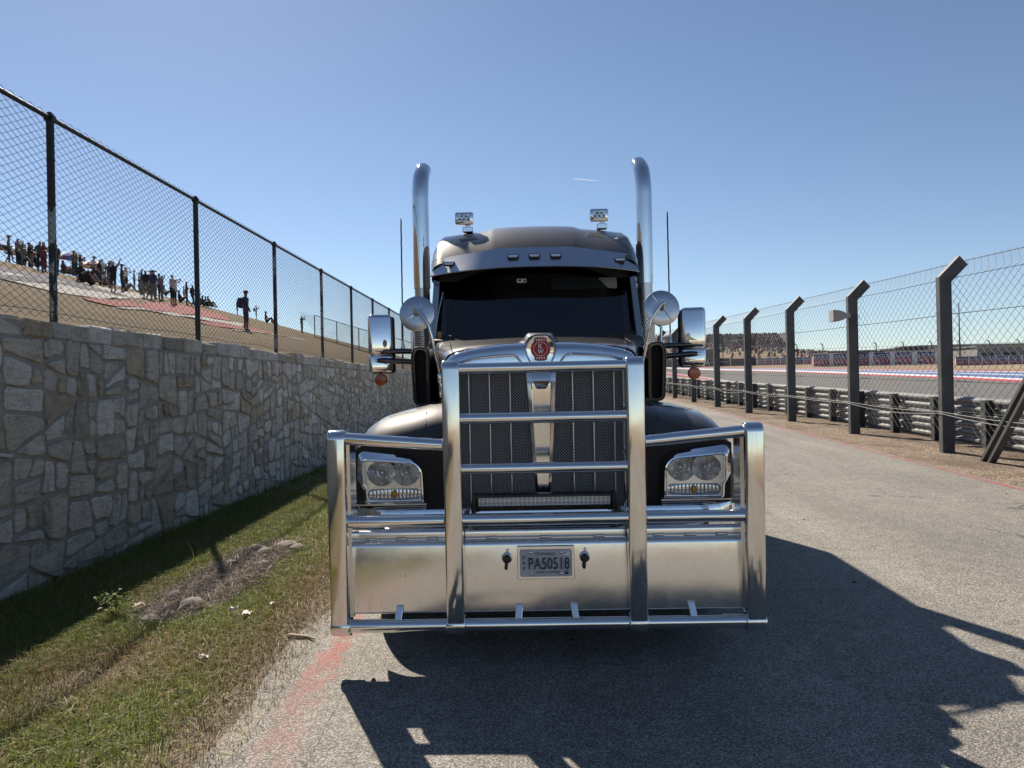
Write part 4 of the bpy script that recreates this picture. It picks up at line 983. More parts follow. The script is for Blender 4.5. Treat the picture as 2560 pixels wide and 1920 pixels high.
mb = MB(); mb.box((0, 2.42, 2.53), (1.7, 0.10, 0.12)); part(mb, 'header_panel', 'interior')
mb = MB(); mb.rbox((-0.115, 2.285, 2.452), (0.085, 0.01, 0.036), 0.003, 1); tg = part(mb, 'toll_tag', 'white_print')
mb = MB(); mb.box((-0.13, 2.279, 2.455), (0.03, 0.003, 0.016)); mb.box((-0.088, 2.279, 2.449), (0.02, 0.003, 0.02)); part(mb, 'tag_print', 'plate_ink', tg)
mb = MB(); mb.box((-0.83, 2.112, 1.985), (0.034, 0.004, 0.05)); part(mb, 'sticker', simple('orange_sticker', (0.45, 0.22, 0.10), 0.6))
mb = MB(); mb.tube([(-0.80, 2.19, 2.36), (-0.83, 2.12, 2.20), (-0.86, 2.07, 2.02)], 0.004, 6); part(mb, 'wiper_cable', 'satin')
# roof cap and visor
rprof = [(0.965,2.50),(0.965,2.74),(0.945,2.86),(0.905,2.955),(0.86,2.992),(0.62,3.022),(0.46,3.038),(0.405,3.058),(0.36,3.066),(0.18,3.074)]
mb = MB(); secs = []
for yy, k, xk in ((2.25, 0.24, 0.93), (2.32, 0.36, 0.945), (2.45, 0.56, 0.965), (2.60, 0.73, 0.98), (2.78, 0.88, 0.99), (2.95, 0.97, 1.0), (3.15, 1.02, 1.01), (3.45, 1.05, 1.02), (3.62, 1.05, 1.03), (4.4, 1.04, 1.045), (5.3, 1.02, 1.045), (5.45, 0.96, 1.03)):
    half = [(x*xk, 2.5+(z-2.5)*k) for x, z in rprof]
    secs.append([(-a, yy, b) for a, b in half]+[(0, yy, 2.5+0.576*k)]+[(a, yy, b) for a, b in reversed(half)])
mb.loft(secs); o_ = len(secs)-1; n_ = len(secs[0]); mb.f.append(tuple(o_*n_+k for k in range(n_))); mb.mi.append(0); roof = part(mb, 'roof', 'paint', None, 28)
mb = MB(); mb.rbox((0, 4.55, 1.96), (2.02, 1.85, 2.10), 0.08, 3); sl = part(mb, 'sleeper', 'paint')
mb = MB(); secs = []
us = frange(-1, 1, 1/16)
def visor_pt(u, t):
    a = abs(u); x = (0.912-0.03*t)*u; yl = 2.055+0.16*a**3.2; zl = 2.545-0.045*a**2
    yu = 2.235+0.10*a**3.2; rise = 0.735 if a < 0.36 else 0.735-0.07*((a-0.36)/0.64)**0.9
    zu = 2.0+rise
    return (x, yl+(yu-yl)*t, zl+(zu-zl)*t)
mb.loft([[visor_pt(u, t) for u in us] for t in (0, 0.03, 0.5, 1.0)])
vis = part(mb, 'visor', 'steel', None, 60); so = vis.modifiers.new('thick', 'SOLIDIFY'); so.thickness = 0.004
mb = MB(); mb.tube([visor_pt(u, 0.0) for u in us], 0.005, 6); part(mb, 'visor_edge', 'steel', vis)
for i, u in enumerate((-0.83, -0.205, 0.0, 0.205, 0.83)):
    p0 = Vector(visor_pt(u, 0.48)); n_ = Vector((0, -0.727, 0.687)); z_ = Vector((0, 0.687, 0.727)); x_ = z_.cross(n_)*-1; Mx = Matrix((x_.normalized(), -n_, z_)).transposed()
    mb = MB(); pol = round_poly([(-0.054,0.022),(0.054,0.022),(0.04,-0.022),(-0.04,-0.022)], 0.010)
    mb.prism(pol, lambda a, b, d: tuple(p0+Mx @ Vector((a, d, b))), 0.0, -0.016, 0.004, 2); lt = part(mb, 'marker_light', 'black', vis)
    mb = MB(); mb.prism(inset(pol, 0.006), lambda a, b, d: tuple(p0+Mx @ Vector((a, d, b))), -0.014, -0.018); part(mb, 'marker_lens', simple('marker_clear', (0.75, 0.76, 0.80), 0.25), vis)
for s, dx in ((-1, -0.66), (1, 0.64)):
    LEAN[0] = 0.0
    mb = MB(); mb.rbox((dx-s*0.0, 2.90, 3.137), (0.18, 0.06, 0.12), 0.018, 2); mb.rbox((dx, 2.95, 3.137), (0.13, 0.06, 0.09), 0.018, 2); wl = part(mb, 'work_light', 'chrome')
    mb = MB(); mb.box((dx, 2.867, 3.137), (0.118, 0.006, 0.072)); part(mb, 'work_light_face', simple('work_light_glass', (0.55, 0.55, 0.53), 0.1, 0.6, var=0.5, scale=45), wl)
    mb = MB()
    for k in range(5): mb.lathe([(0.010, 0), (0.006, 0.004)], (dx-0.04+0.02*k, 2.864, 3.137+(0.016 if k % 2 else -0.014)), (0, -1, 0), 8)
    part(mb, 'work_light_leds', 'black', wl, kind='stuff')
    mb = MB(); mb.box((dx+0.03, 2.94, 3.06), (0.05, 0.04, 0.08)); mb.rbox((dx+0.03, 2.95, 3.035), (0.10, 0.09, 0.05), 0.006, 1); part(mb, 'light_mount', 'chrome', wl)
# --- exhaust stacks
for s in S2:
    x = s*1.17; mb = MB()
    pth = [(x, 3.5, 2.54), (x, 3.5, 3.0), (x, 3.5, 3.47)]+[(x-s*0.01*i/6, 3.5+0.16*(1-math.cos(R(12*i))), 3.47+0.32*math.sin(R(12*i))) for i in range(1, 6)]+[(x-s*0.01, 3.72, 3.835)]
    mb.tube(pth, [0.088]*(len(pth)-1)+[0.086], 28); ex = part(mb, 'exhaust_stack', 'chrome')
    mb = MB(); mb.lathe([(0.080, 0.0), (0.080, 1.7)], (x, 3.5, 0.85), (0, 0, 1), 28); part(mb, 'muffler', 'steel', ex)
    mb = MB(); n = 26
    for k in range(1): pass
    hs = MB(); hs.loft([[(0.098*math.sin(R(-100+200*j/n)), -0.098*math.cos(R(-100+200*j/n)), z) for j in range(n+1)] for z in (1.15, 1.7, 2.28)])
    o = hs.build('heat_shield', M['perf'], ex); o.location = (x, 3.5, 0)
# --- mirrors
for s in S2:
    c = Vector((s*0.79, 0.60, 2.053)); ax = Vector((s*0.06, -1, 0.16)).normalized()
    mb = MB(); mb.lathe([(0.113, -0.012), (0.1165, -0.004), (0.1155, 0.002), (0.110, 0.0055), (0.06, 0.009), (0.02, 0.011)], c, ax, 40); hm = part(mb, 'hood_mirror', 'steel')
    mb = MB(); u_ = ax.cross(Vector((0, 0, 1))).normalized(); v_ = ax.cross(u_)
    for k in range(4):
        a = R(35+90*k); d_ = u_*math.cos(a)+v_*math.sin(a); mb.tube([c+d_*0.02+ax*0.011, c+d_*0.06+ax*0.0092, c+d_*0.098+ax*0.0072], 0.0026, 5)
    part(mb, 'mirror_ribs', 'chrome', hm, kind='stuff')
    mb = MB(); mb.lathe([(0.024, 0.008), (0.022, 0.020), (0.012, 0.032)], c, ax, 16); part(mb, 'mirror_boss', 'chrome', hm)
    mb = MB(); mb.tube([c+ax*0.036, c+ax*0.055+Vector((0, 0, 0.02)), (s*0.772, 0.535, 2.072), (s*0.735, 0.52, 2.02), (s*0.704, 0.515, 1.968), (s*0.690, 0.52, 1.90), (s*0.674, 0.53, 1.81), (s*0.655, 0.56, 1.72), (s*0.645, 0.60, 1.64)], 0.0115, 12); part(mb, 'mirror_arm', 'chrome', hm)
    mb = MB(); mb.rbox((s*0.648, 0.59, 1.63), (0.03, 0.05, 0.06), 0.008, 2); part(mb, 'arm_bracket', 'chrome', hm)
    # door mirror
    Mz = Matrix.Rotation(R(-s*12), 3, 'Z') @ Matrix.Rotation(R(-5), 3, 'X'); c = Vector((s*1.345, 2.12, 0))
    mb = MB(); mb.rbox(c+Vector((0, 0, 1.995)), (0.205, 0.13, 0.345), 0.035, 4, Mz); dm = part(mb, 'door_mirror', 'chrome')
    mb = MB(); mb.rbox(c+Vector((0, 0.004, 1.748)), (0.202, 0.125, 0.155), 0.030, 4, Mz); part(mb, 'lower_shell', 'chrome', dm)
    mb = MB(); mb.rbox(c+Mz @ Vector((-s*0.02, 0.075, 0))+Vector((0, 0, 1.915)), (0.215, 0.10, 0.50), 0.03, 3, Mz); part(mb, 'mirror_case', 'black', dm)
    mb = MB(); mb.box(c+Mz @ Vector((-s*0.03, 0.127, 0))+Vector((0, 0, 1.915)), (0.17, 0.004, 0.44), Mz); part(mb, 'mirror_glass', 'chrome', dm)
    for z0, z1 in ((1.852, 1.845), (1.772, 1.745)):
        mb = MB(); mb.tube([(s*1.36, 2.075, z0), (s*1.30, 2.07, z0), (s*0.93, 2.16, z1)], 0.025, 14); part(mb, 'mirror_bracket', 'gloss_black', dm)
        mb = MB(); mb.lathe([(0.0235, -0.012), (0.0235, 0.012)], (s*1.368, 2.074, z0), (1, 0, 0), 16); part(mb, 'bracket_cap', 'chrome', dm)
    mb = MB(); mb.lathe([(0.045, -0.03), (0.053, -0.024), (0.053, 0.008), (0.049, 0.016), (0.03, 0.02)], (s*1.345, 2.10, 1.607), (0, -1, 0), 28); mb.box((s*1.345, 2.12, 1.665), (0.03, 0.03, 0.03)); part(mb, 'side_marker', 'amber', dm)
    mb = MB(); pz = frange(0, 1, 1/26); mb.tube([(s*1.15-s*0.01*t+0.0012*math.sin(t*60), 2.12+0.001*math.sin(t*53), 1.86+1.13*t) for t in pz], [0.012]*2+[0.0065]*(len(pz)-3)+[0.0045], 6); an = part(mb, 'antenna', 'black')
    mb = MB(); mb.lathe([(0.018, 0), (0.018, 0.03), (0.010, 0.05), (0.010, 0.08)], (s*1.15, 2.12, 1.86), (0, 0, 1), 12); part(mb, 'antenna_base', 'steel', an)
# ------------------------------------------------------------------ debris fence on the right
M['galv_dark'] = simple('dark_galvanised_post', (0.085, 0.088, 0.09), 0.6, 0.1, var=0.25, scale=3, bump=0.2)
M['galv'] = simple('galvanised_rail', (0.21, 0.22, 0.215), 0.55, 0.15, var=0.2, scale=2.5)
M['wire'] = simple('galvanised_wire', (0.10, 0.105, 0.11), 0.55, 0.2)
M['white_cord'] = simple('pale_cable', (0.55, 0.55, 0.53), 0.6)
M['speaker_grey'] = simple('grey_horn_plastic', (0.36, 0.355, 0.33), 0.6, var=0.1)
dfence = thing('debris_fence', 'tall grey catch fence with outward-angled posts and diamond wire mesh', 'fence', (fence_x(12.7), 12.7, G(12.7)))
def dpar(o): o.matrix_parent_inverse = Matrix.Translation((-fence_x(12.7), -12.7, -G(12.7))); return o
FY = [1.7, 5.4, 9.05, 12.7, 16.2, 19.9, 23.6, 27.3, 31.0, 34.7, 38.4, 42.1, 45.8, 49.5, 53.2]
HK = 3.14
for y in FY:
    x = fence_x(y); z = G(y)-0.15; mb = MB()
    pr = [(-0.10, 0), (-0.10, HK+0.15), (0.27, HK+0.52), (0.41, HK+0.37), (0.10, HK+0.06), (0.10, 0)]
    mb.prism([(x+a, z+b) for a, b in pr], fXZ, y-0.012, y+0.012)
    for (a0, b0), (a1, b1) in ((pr[0], pr[1]), (pr[1], pr[2]), (pr[5], pr[4]), (pr[4], pr[3])):   # flanges
        d = Vector((a1-a0, b1-b0)); L = d.length; d.normalize(); nx = Vector((-d.y, d.x))*0.0
        mb.prism([(x+a0-0.008, z+b0), (x+a0+0.008, z+b0), (x+a1+0.008, z+b1), (x+a1-0.008, z+b1)], fXZ, y-0.055, y+0.055)
    mb.box((x, y-0.05, z+HK/2), (0.19, 0.006, HK)); mb.prism([(x+a, z+b) for a, b in (( -0.095, HK), (-0.095, HK+0.148), (0.272, HK+0.512), (0.40, HK+0.372), (0.095, HK+0.062), (0.095, HK))], fXZ, y-0.053, y-0.047)
    mb.box((x, y, z+0.14), (0.34, 0.24, 0.02))
    dpar(mb.build('post', M['galv_dark'], dfence, 30))
def dpt(y, t):
    x = fence_x(y)+0.12; L = HK+0.02+0.44-0.30; s = t*L
    if s < HK-0.30: return (x, y, G(y)+0.30+s)
    e = s-(HK-0.30); return (x+0.70*e, y, G(y)+HK+0.70*e)
for a, b in zip(FY[1:-1], FY[2:]): dpar(wire_mesh('mesh_panel', M['wire'], dfence, a, b, 0.092, 40, dpt, 0.0036 if a < 25 else 0.0045))
for k, (hz, ox) in enumerate(((0.72, 0.13), (1.28, 0.13), (1.86, 0.13), (2.48, 0.13), (3.12, 0.13), (3.44, 0.44))):
    mb = MB(); mb.tube([(fence_x(y)+ox, y, G(y)+hz-0.012*math.sin(math.pi*((y-1.7) % 3.7)/3.7)) for y in frange(5.4, 53, 0.925)], 0.0065, 5); dpar(mb.build('cable', M['wire'], dfence))
for dz, sag, ph in ((0.74, 0.05, 0.0), (0.71, 0.10, 0.2)):
    mb = MB(); pts = []
    for a, b in zip(FY[2:11], FY[3:12]):
        for i in range(10):
            t = i/10; y = a+(b-a)*t; pts.append((fence_x(y)-0.125, y, G(y)+dz-sag*math.sin(math.pi*t)*(0.6+0.4*math.sin(a*3+ph))))
    mb.tube(pts, 0.0036, 5); dpar(mb.build('loose_cable', M['white_cord'], dfence))
for oy in (0.0, -0.26):
    mb = MB(); a = Vector((fence_x(11)-0.08, 11.62+oy*0.7, G(11.5)-0.1)); b = Vector((fence_x(9.2)-0.08, 9.25+oy*0.5, G(9.2)+3.0)); d = (b-a).normalized(); sd = Vector((1, 0, 0)); nn = d.cross(sd)
    for w0, w1, t0, t1 in ((-0.055, 0.055, -0.004, 0.004), (-0.055, -0.047, -0.004, 0.05), (0.047, 0.055, -0.004, 0.05)):
        mb.loft([[p+sd*w0+nn*t0, p+sd*w1+nn*t0, p+sd*w1+nn*t1, p+sd*w0+nn*t1] for p in (a, b)], True, True)
    dpar(mb.build('brace', M['galv_dark'], dfence, 20))

def loudspeaker(y, label):
    t = thing('loudspeaker', label, 'loudspeaker', (fence_x(y)-0.10, y-0.05, G(y)+2.70), group='loudspeakers on the catch fence')
    mb = MB(); secs = []
    for x, hz, hy in ((0.02, 0.05, 0.05), (-0.06, 0.055, 0.055), (-0.16, 0.10, 0.09), (-0.26, 0.125, 0.11), (-0.38, 0.135, 0.12), (-0.40, 0.13, 0.115)):
        pl = rrect(-hy, hy, -hz, hz, 0.03, 3); secs.append([(x, a, b) for a, b in pl])
    mb.loft(secs, True, True); mb.build('horn', M['speaker_grey'], t, 35)
    mb = MB(); mb.tube([(0.0, -0.01, 0.0), (0.24, -0.01, -0.02)], 0.008, 6); mb.tube([(0.0, -0.02, -0.06), (0.24, -0.02, -0.08)], 0.008, 6); mb.box((0.04, 0, -0.02), (0.05, 0.05, 0.16)); mb.build('clamp', M['galv_dark'], t, 30)
loudspeaker(16.2, 'grey horn loudspeaker on the catch-fence post nearer the camera')
loudspeaker(34.7, 'small far grey loudspeaker seen below the round mirror beside the cab')

# ------------------------------------------------------------------ guardrail
def grx(y): return 8.62+0.010*y
guard = thing('guardrail', 'galvanised triple-rail guardrail with dark posts beside the race track', 'guardrail', (grx(13), 13, G(13)))
def gpar(o): o.matrix_parent_inverse = Matrix.Translation((-grx(13), -13, -G(13))); return o
wprof = [(0.0, 0.0), (0.012, 0.004), (0.075, 0.05), (0.078, 0.085), (0.02, 0.128), (0.016, 0.155), (0.02, 0.182), (0.078, 0.225), (0.075, 0.26), (0.012, 0.306), (0.0, 0.31)]
y = 5.0; k = 0
while y < 62:
    L = 3.24
    for j, z0 in enumerate((0.03, 0.33, 0.63)):
        mb = MB(); secs = []
        for yy in (y-0.05, y+L*0.5, y+L+0.05):
            secs.append([(grx(yy)+0.20-a+0.004*(k % 2)-0.0, yy, G(yy)+z0+b*0.93) for a, b in wprof])
        mb.loft(secs); o = gpar(mb.build('rail', M['galv'], guard, 30)); so = o.modifiers.new('thick', 'SOLIDIFY'); so.thickness = 0.004
    for q in (0.0, 0.5):
        yy = y+L*q; mb = MB(); x = grx(yy)
        mb.box((x-0.0, yy, G(yy)+0.40), (0.012, 0.11, 1.0)); mb.box((x-0.075, yy, G(yy)+0.40), (0.006, 0.13, 1.0)); mb.box((x+0.075, yy, G(yy)+0.40), (0.006, 0.13, 1.0)); mb.box((x, yy, G(yy)+0.40), (0.15, 0.008, 1.0))
        gpar(mb.build('post', M['galv_dark'], guard, 0))
        for z0 in (0.03, 0.33, 0.63): mb = MB(); mb.box((x+0.10, yy, G(yy)+z0+0.145), (0.05, 0.08, 0.14)); gpar(mb.build('spacer', M['galv_dark'], guard, 0))
    y += L; k += 1

# ------------------------------------------------------------------ small things on the verge
def mk_rock():
    m, nt, b = new_mat('field_stone'); q = NB(nt); p = q.pos(False)
    c = q.ramp(q.noise(p, 14, 7, 0.7), [(0.3, (0.11, 0.09, 0.075)), (0.55, (0.22, 0.19, 0.165)), (0.8, (0.33, 0.305, 0.275))])
    q.L.new(c, b.inputs['Base Color']); b.inputs['Roughness'].default_value = 0.9; q.bump(b, q.noise(p, 40, 6, 0.7), 0.7, 0.01); return m
M['rock'] = mk_rock()
def rock(x, y, r, sq, seed, label):
    bm = bmesh.new(); bmesh.ops.create_icosphere(bm, subdivisions=2, radius=1.0); rr = random.Random(seed); pl = [(Vector((rr.gauss(0, 1), rr.gauss(0, 1), rr.gauss(0, 1))).normalized(), rr.uniform(0.55, 0.85)) for _ in range(7)]
    for v in bm.verts:
        for n_, d_ in pl:
            e = v.co.dot(n_)-d_
            if e > 0: v.co -= n_*e
        v.co += v.co*0.10*mnoise.noise(v.co*2+Vector((seed, 0, 0))); v.co = Vector((v.co.x*r*sq, v.co.y*r, v.co.z*r*0.62))
    me = bpy.data.meshes.new('rock'); bm.to_mesh(me); bm.free(); me.materials.append(M['rock']); me.shade_smooth(); me.set_sharp_from_angle(angle=R(30))
    o = link('rock', me); o.location = (x, y, verge(x, y)+r*0.18); o.rotation_euler = (0, 0, rr.uniform(0, 6)); tag(o, label, 'rock', 'rocks in the bare patch of the verge')
RK = [(-2.55, 7.05, 0.15, 1.3, 'long flat rock at the far edge of the bare patch'), (-2.42, 6.88, 0.12, 1.1, 'blocky brown rock just in front of the long flat rock'),
      (-2.28, 7.12, 0.14, 1.4, 'dark rounded rock at the top corner of the bare patch'), (-2.12, 6.92, 0.11, 1.0, 'pale rock half sunk in green grass right of the bare patch'),
      (-2.62, 6.55, 0.13, 1.1, 'wedge-shaped rock crossed by the fence post shadow'), (-2.46, 6.25, 0.08, 1.0, 'small round rock in the middle of the bare patch'),
      (-2.78, 5.75, 0.11, 0.9, 'upright grey rock at the shaded side of the bare patch'), (-2.45, 5.35, 0.13, 1.2, 'pale grey rock near the front edge of the bare patch'),
      (-2.62, 5.1, 0.10, 1.2, 'low rock at the front tip of the bare patch, behind the paper scraps'), (-2.80, 5.2, 0.07, 1.0, 'small rock beside the bright green weed'), (-2.30, 6.45, 0.09, 1.2, 'pale rock under dry stalks on the road side of the bare patch')]
for i, (x, y, r, s_, lab) in enumerate(RK): rock(x, y, r*0.78, s_, i+3, lab)
mb = MB()                                    # rubble and twigs, nobody could count them
for i in range(170):
    a = random.uniform(0, 6.28); q_ = math.sqrt(random.random()); x = -2.5+0.38*q_*math.cos(a); y = 6.15+1.15*q_*math.sin(a); r = random.uniform(0.008, 0.035)
    mb.rbox((x, y, verge(x, y)+r*0.4), (r*2, r*1.6, r*1.1), r*0.35, 1, Matrix.Rotation(random.uniform(0, 3), 3, (random.random(), random.random(), 1)))
tag(mb.build('rubble', M['rock']), 'small stone rubble scattered in the bare patch', 'rubble', kind='stuff')
mb = MB()
for i in range(340):
    a = random.uniform(0, 6.28); q_ = math.sqrt(random.random()); x = -2.52+0.42*q_*math.cos(a); y = 6.1+1.2*q_*math.sin(a)
    L = random.uniform(0.10, 0.40); b_ = random.gauss(0.9, 0.7); z = verge(x, y)+random.uniform(0.01, 0.05); dx, dy = math.cos(b_)*L, math.sin(b_)*L
    mb.tube([(x, y, z), (x+dx*0.5, y+dy*0.5+random.gauss(0, 0.02), z+random.uniform(0.0, 0.05)), (x+dx, y+dy, verge(x+dx, y+dy)+random.uniform(0.005, 0.04))], random.uniform(0.0016, 0.0034), 4, False)
tag(mb.build('dry_twigs', simple('bleached_twig', (0.40, 0.34, 0.28), 0.9, var=0.5, scale=6, world=True)), 'bleached dry stalks and twigs lying over the bare patch', 'twigs', kind='stuff')
def scrap(x, y, w_, h_, seed, label, col=(0.72, 0.66, 0.60), zf=0.035):
    rr = random.Random(seed); mb = MB(); n = 5
    mb.loft([[((i/(n-1)-0.5)*w_+rr.gauss(0, w_*0.06), (j/(n-1)-0.5)*h_+rr.gauss(0, h_*0.06), rr.uniform(0, min(w_, h_)*0.45)) for i in range(n)] for j in range(n)])
    o = mb.build('paper_scrap', simple('paper', col, 0.8)); o.location = (x, y, verge(x, y)+zf); o.rotation_euler = (0.1, 0.1, rr.uniform(0, 3)); so = o.modifiers.new('thick', 'SOLIDIFY'); so.thickness = 0.0015
    tag(o, label, 'paper scrap', 'paper scraps in the grass')
scrap(-1.87, 4.22, 0.062, 0.055, 1, 'pinkish crumpled scrap alone in the near grass', (0.72, 0.55, 0.48))
scrap(-1.88, 4.95, 0.085, 0.05, 2, 'long off-white scrap in grass in front of the bare patch')
scrap(-2.02, 5.08, 0.045, 0.04, 3, 'tiny white scrap left of the long off-white scrap')
scrap(-1.76, 5.12, 0.05, 0.035, 4, 'thin pale scrap right of the long off-white scrap')
scrap(-2.88, 5.42, 0.10, 0.07, 5, 'curled tan scrap at the weed end of the bare patch', (0.5, 0.42, 0.34), 0.05)
mb = MB(); mb.tube([(-1.46, 4.56, 0.125), (-1.40, 4.52, 0.13), (-1.33, 4.51, 0.132), (-1.27, 4.46, 0.135)], [0.014, 0.017, 0.010, 0.005], 7); tag(mb.build('stick', simple('tan_stick', (0.42, 0.33, 0.24), 0.85, var=0.3, scale=30)), 'short tan stick on the bare road edge by the red paint', 'stick')
mb = MB()
for i in range(26):
    x = random.uniform(-0.9, 6.2); y = random.uniform(2.2, 9); r = random.uniform(0.006, 0.016)
    mb.rbox((x, y, G(y)+0.004+r*0.3), (r*random.uniform(1, 2.6), r, r*0.6), r*0.25, 1, Matrix.Rotation(random.uniform(0, 3), 3, 'Z'))
tag(mb.build('debris', simple('dark_debris', (0.035, 0.03, 0.025), 0.9)), 'dark leaf crumbs and grit scattered on the asphalt', 'debris', kind='stuff')
# leafy weed
weed = thing('leafy_weed', 'bright yellow-green leafy weed at the shadow edge beside the bare patch', 'plant', (-3.04, 5.38, verge(-3.04, 5.38)))
mb = MB()
for i in range(7): a = i*0.9; mb.tube([(0, 0, 0), (0.05*math.cos(a), 0.05*math.sin(a), 0.12), (0.11*math.cos(a), 0.11*math.sin(a), 0.20+0.02*(i % 3))], 0.003, 5)
mb.build('stem', simple('weed_stem', (0.12, 0.16, 0.03), 0.7), weed)
mb = MB()
for i in range(150):
    a = random.uniform(0, 6.28); q_ = 0.12*math.sqrt(random.random()); c = Vector((q_*math.cos(a), q_*math.sin(a), random.uniform(0.04, 0.20))); L = random.uniform(0.018, 0.030)
    Mr = Matrix.Rotation(random.uniform(0, 6.28), 3, 'Z') @ Matrix.Rotation(random.gauss(0.2, 0.4), 3, 'X')
    mb.add([c+Mr @ Vector(p) for p in ((0, 0, 0), (L*0.5, L*0.5, L*0.12), (L*0.3, L, 0), (0, L*1.15, -0.004), (-L*0.3, L, 0), (-L*0.5, L*0.5, L*0.12))], [(0, 1, 2, 3), (0, 3, 4, 5)])
mlf, nt_, b_ = new_mat('weed_leaf'); q_ = NB(nt_); b_.inputs['Base Color'].default_value = (0.14, 0.19, 0.03, 1); tr_ = q_.n('ShaderNodeBsdfTranslucent'); tr_.inputs[0].default_value = (0.22, 0.28, 0.03, 1); mx_ = q_.n('ShaderNodeMixShader'); mx_.inputs[0].default_value = 0.45
q_.L.new(b_.outputs[0], mx_.inputs[1]); q_.L.new(tr_.outputs[0], mx_.inputs[2]); q_.L.new(mx_.outputs[0], nt_.nodes['Material Output'].inputs[0])
tag(mb.build('foliage', mlf, weed, 0, fix=False), kind='stuff')

# ------------------------------------------------------------------ people on the hill
def skel(pose):
    J = {'pel': (0,0,.95,.125), 'spi': (0,0,1.14,.12), 'che': (0,0,1.33,.145), 'nek': (0,0,1.475,.052), 'hd0': (0,.01,1.55,.070), 'hd1': (0,.02,1.63,.088), 'hd2': (0,.01,1.70,.060)}
    for s, n in ((-1, 'l'), (1, 'r')):
        J['sh'+n] = (s*.185,0,1.415,.058); J['el'+n] = (s*.235,-.03,1.15,.042); J['wr'+n] = (s*.235,.06,.93,.031); J['ha'+n] = (s*.23,.09,.85,.036)
        J['hi'+n] = (s*.09,0,.89,.092); J['kn'+n] = (s*.10,.02,.50,.060); J['an'+n] = (s*.11,0,.10,.042); J['to'+n] = (s*.125,.14,.045,.040)
    if pose == 'photo':
        for s, n in ((-1, 'l'), (1, 'r')): J['el'+n] = (s*.25,.20,1.27,.042); J['wr'+n] = (s*.10,.30,1.52,.031); J['ha'+n] = (s*.05,.33,1.60,.036)
    if pose == 'point': J['elr'] = (.20,.26,1.36,.042); J['wrr'] = (.15,.50,1.40,.031); J['har'] = (.13,.60,1.42,.036); J['ell'] = (-.20,.24,1.28,.042); J['wrl'] = (-.06,.42,1.36,.031); J['hal'] = (-.02,.50,1.40,.036)
    if pose == 'wave': J['ell'] = (-.36,.0,1.58,.042); J['wrl'] = (-.46,.03,1.80,.031); J['hal'] = (-.48,.04,1.90,.036)
    if pose == 'fold':
        for s, n in ((-1, 'l'), (1, 'r')): J['el'+n] = (s*.26,.06,1.18,.042); J['wr'+n] = (s*.06,.20,1.20,.031); J['ha'+n] = (-s*.04,.20,1.22,.036)
    if pose == 'walk': J['knr'] = (.10,.16,.52,.060); J['anr'] = (.11,.22,.11,.042); J['tor'] = (.12,.36,.05,.04); J['anl'] = (-.11,-.16,.12,.042); J['tol'] = (-.12,-.03,.045,.04)
    if pose == 'sit':
        for k in ('pel', 'spi', 'che', 'nek', 'hd0', 'hd1', 'hd2', 'shl', 'shr'): x, y, z, r = J[k]; J[k] = (x, y-.04, z-.80, r)
        for s, n in ((-1, 'l'), (1, 'r')):
            J['hi'+n] = (s*.10,.02,.13,.092); J['kn'+n] = (s*.14,.38,.44,.060); J['an'+n] = (s*.13,.60,.08,.042); J['to'+n] = (s*.13,.74,.045,.04)
            J['el'+n] = (s*.25,.10,.36,.042); J['wr'+n] = (s*.17,.32,.46,.031); J['ha'+n] = (s*.12,.38,.49,.036)
    E_ = [('pel','spi',1),('spi','che',1),('che','nek',1),('nek','hd0',0),('hd0','hd1',0),('hd1','hd2',3)]
    for n in 'lr': E_ += [('che','sh'+n,1),('sh'+n,'el'+n,1),('el'+n,'wr'+n,0),('wr'+n,'ha'+n,0),('pel','hi'+n,2),('hi'+n,'kn'+n,2),('kn'+n,'an'+n,4),('an'+n,'to'+n,5)]
    return J, E_
_body = {}
def body(pose):
    if pose in _body: return _body[pose]
    J, E_ = skel(pose); ks = list(J); me = bpy.data.meshes.new('person')
    me.from_pydata([J[k][:3] for k in ks], [(ks.index(a), ks.index(b)) for a, b, _ in E_], [])
    o = bpy.data.objects.new('person', me); COL.objects.link(o); o.modifiers.new('skin', 'SKIN'); sv = me.skin_vertices[0].data
    for i, k in enumerate(ks):
        r = J[k][3]; sv[i].radius = (r*(1.25 if k in ('che', 'pel', 'spi') else 1), r*(0.8 if k in ('che', 'pel', 'spi') else 1)); sv[i].use_root = (k == 'pel')
    su = o.modifiers.new('sub', 'SUBSURF'); su.levels = 1; su.render_levels = 1
    dg = bpy.context.evaluated_depsgraph_get(); out = bpy.data.meshes.new_from_object(o.evaluated_get(dg)); bpy.data.objects.remove(o)
    segs = [(Vector(J[a][:3]), Vector(J[b][:3]), (J[a][3]+J[b][3])/2, m) for a, b, m in E_]
    out.materials.clear()
    for _ in range(6): out.materials.append(None)
    for f in out.polygons:
        best = 9; bm_ = 0
        for a, b, r, m in segs:
            d = b-a; t = min(1, max(0, (f.center-a).dot(d)/d.length_squared)); e = (f.center-a-d*t).length-r
            if e < best: best = e; bm_ = m
        f.material_index = bm_
    out.shade_smooth(); _body[pose] = out
    return out
_cm = {}
def cloth(c):
    if c not in _cm: _cm[c] = simple('cloth', c, 0.8, var=0.12, scale=12)
    return _cm[c]
SKIN = [simple('skin', c, 0.55) for c in ((0.42, 0.25, 0.18), (0.30, 0.17, 0.11), (0.16, 0.09, 0.06))]
HAIR = [(0.02, 0.015, 0.012), (0.06, 0.04, 0.025), (0.12, 0.09, 0.06)]
WHITE, BLACK, NAVY, DKG, RED, MAR, GREY, TAN, BLUE, KHA = (0.6,0.6,0.6), (0.012,0.012,0.014), (0.02,0.03,0.07), (0.04,0.055,0.05), (0.35,0.03,0.035), (0.14,0.02,0.03), (0.18,0.18,0.19), (0.30,0.24,0.16), (0.07,0.14,0.32), (0.16,0.14,0.10)
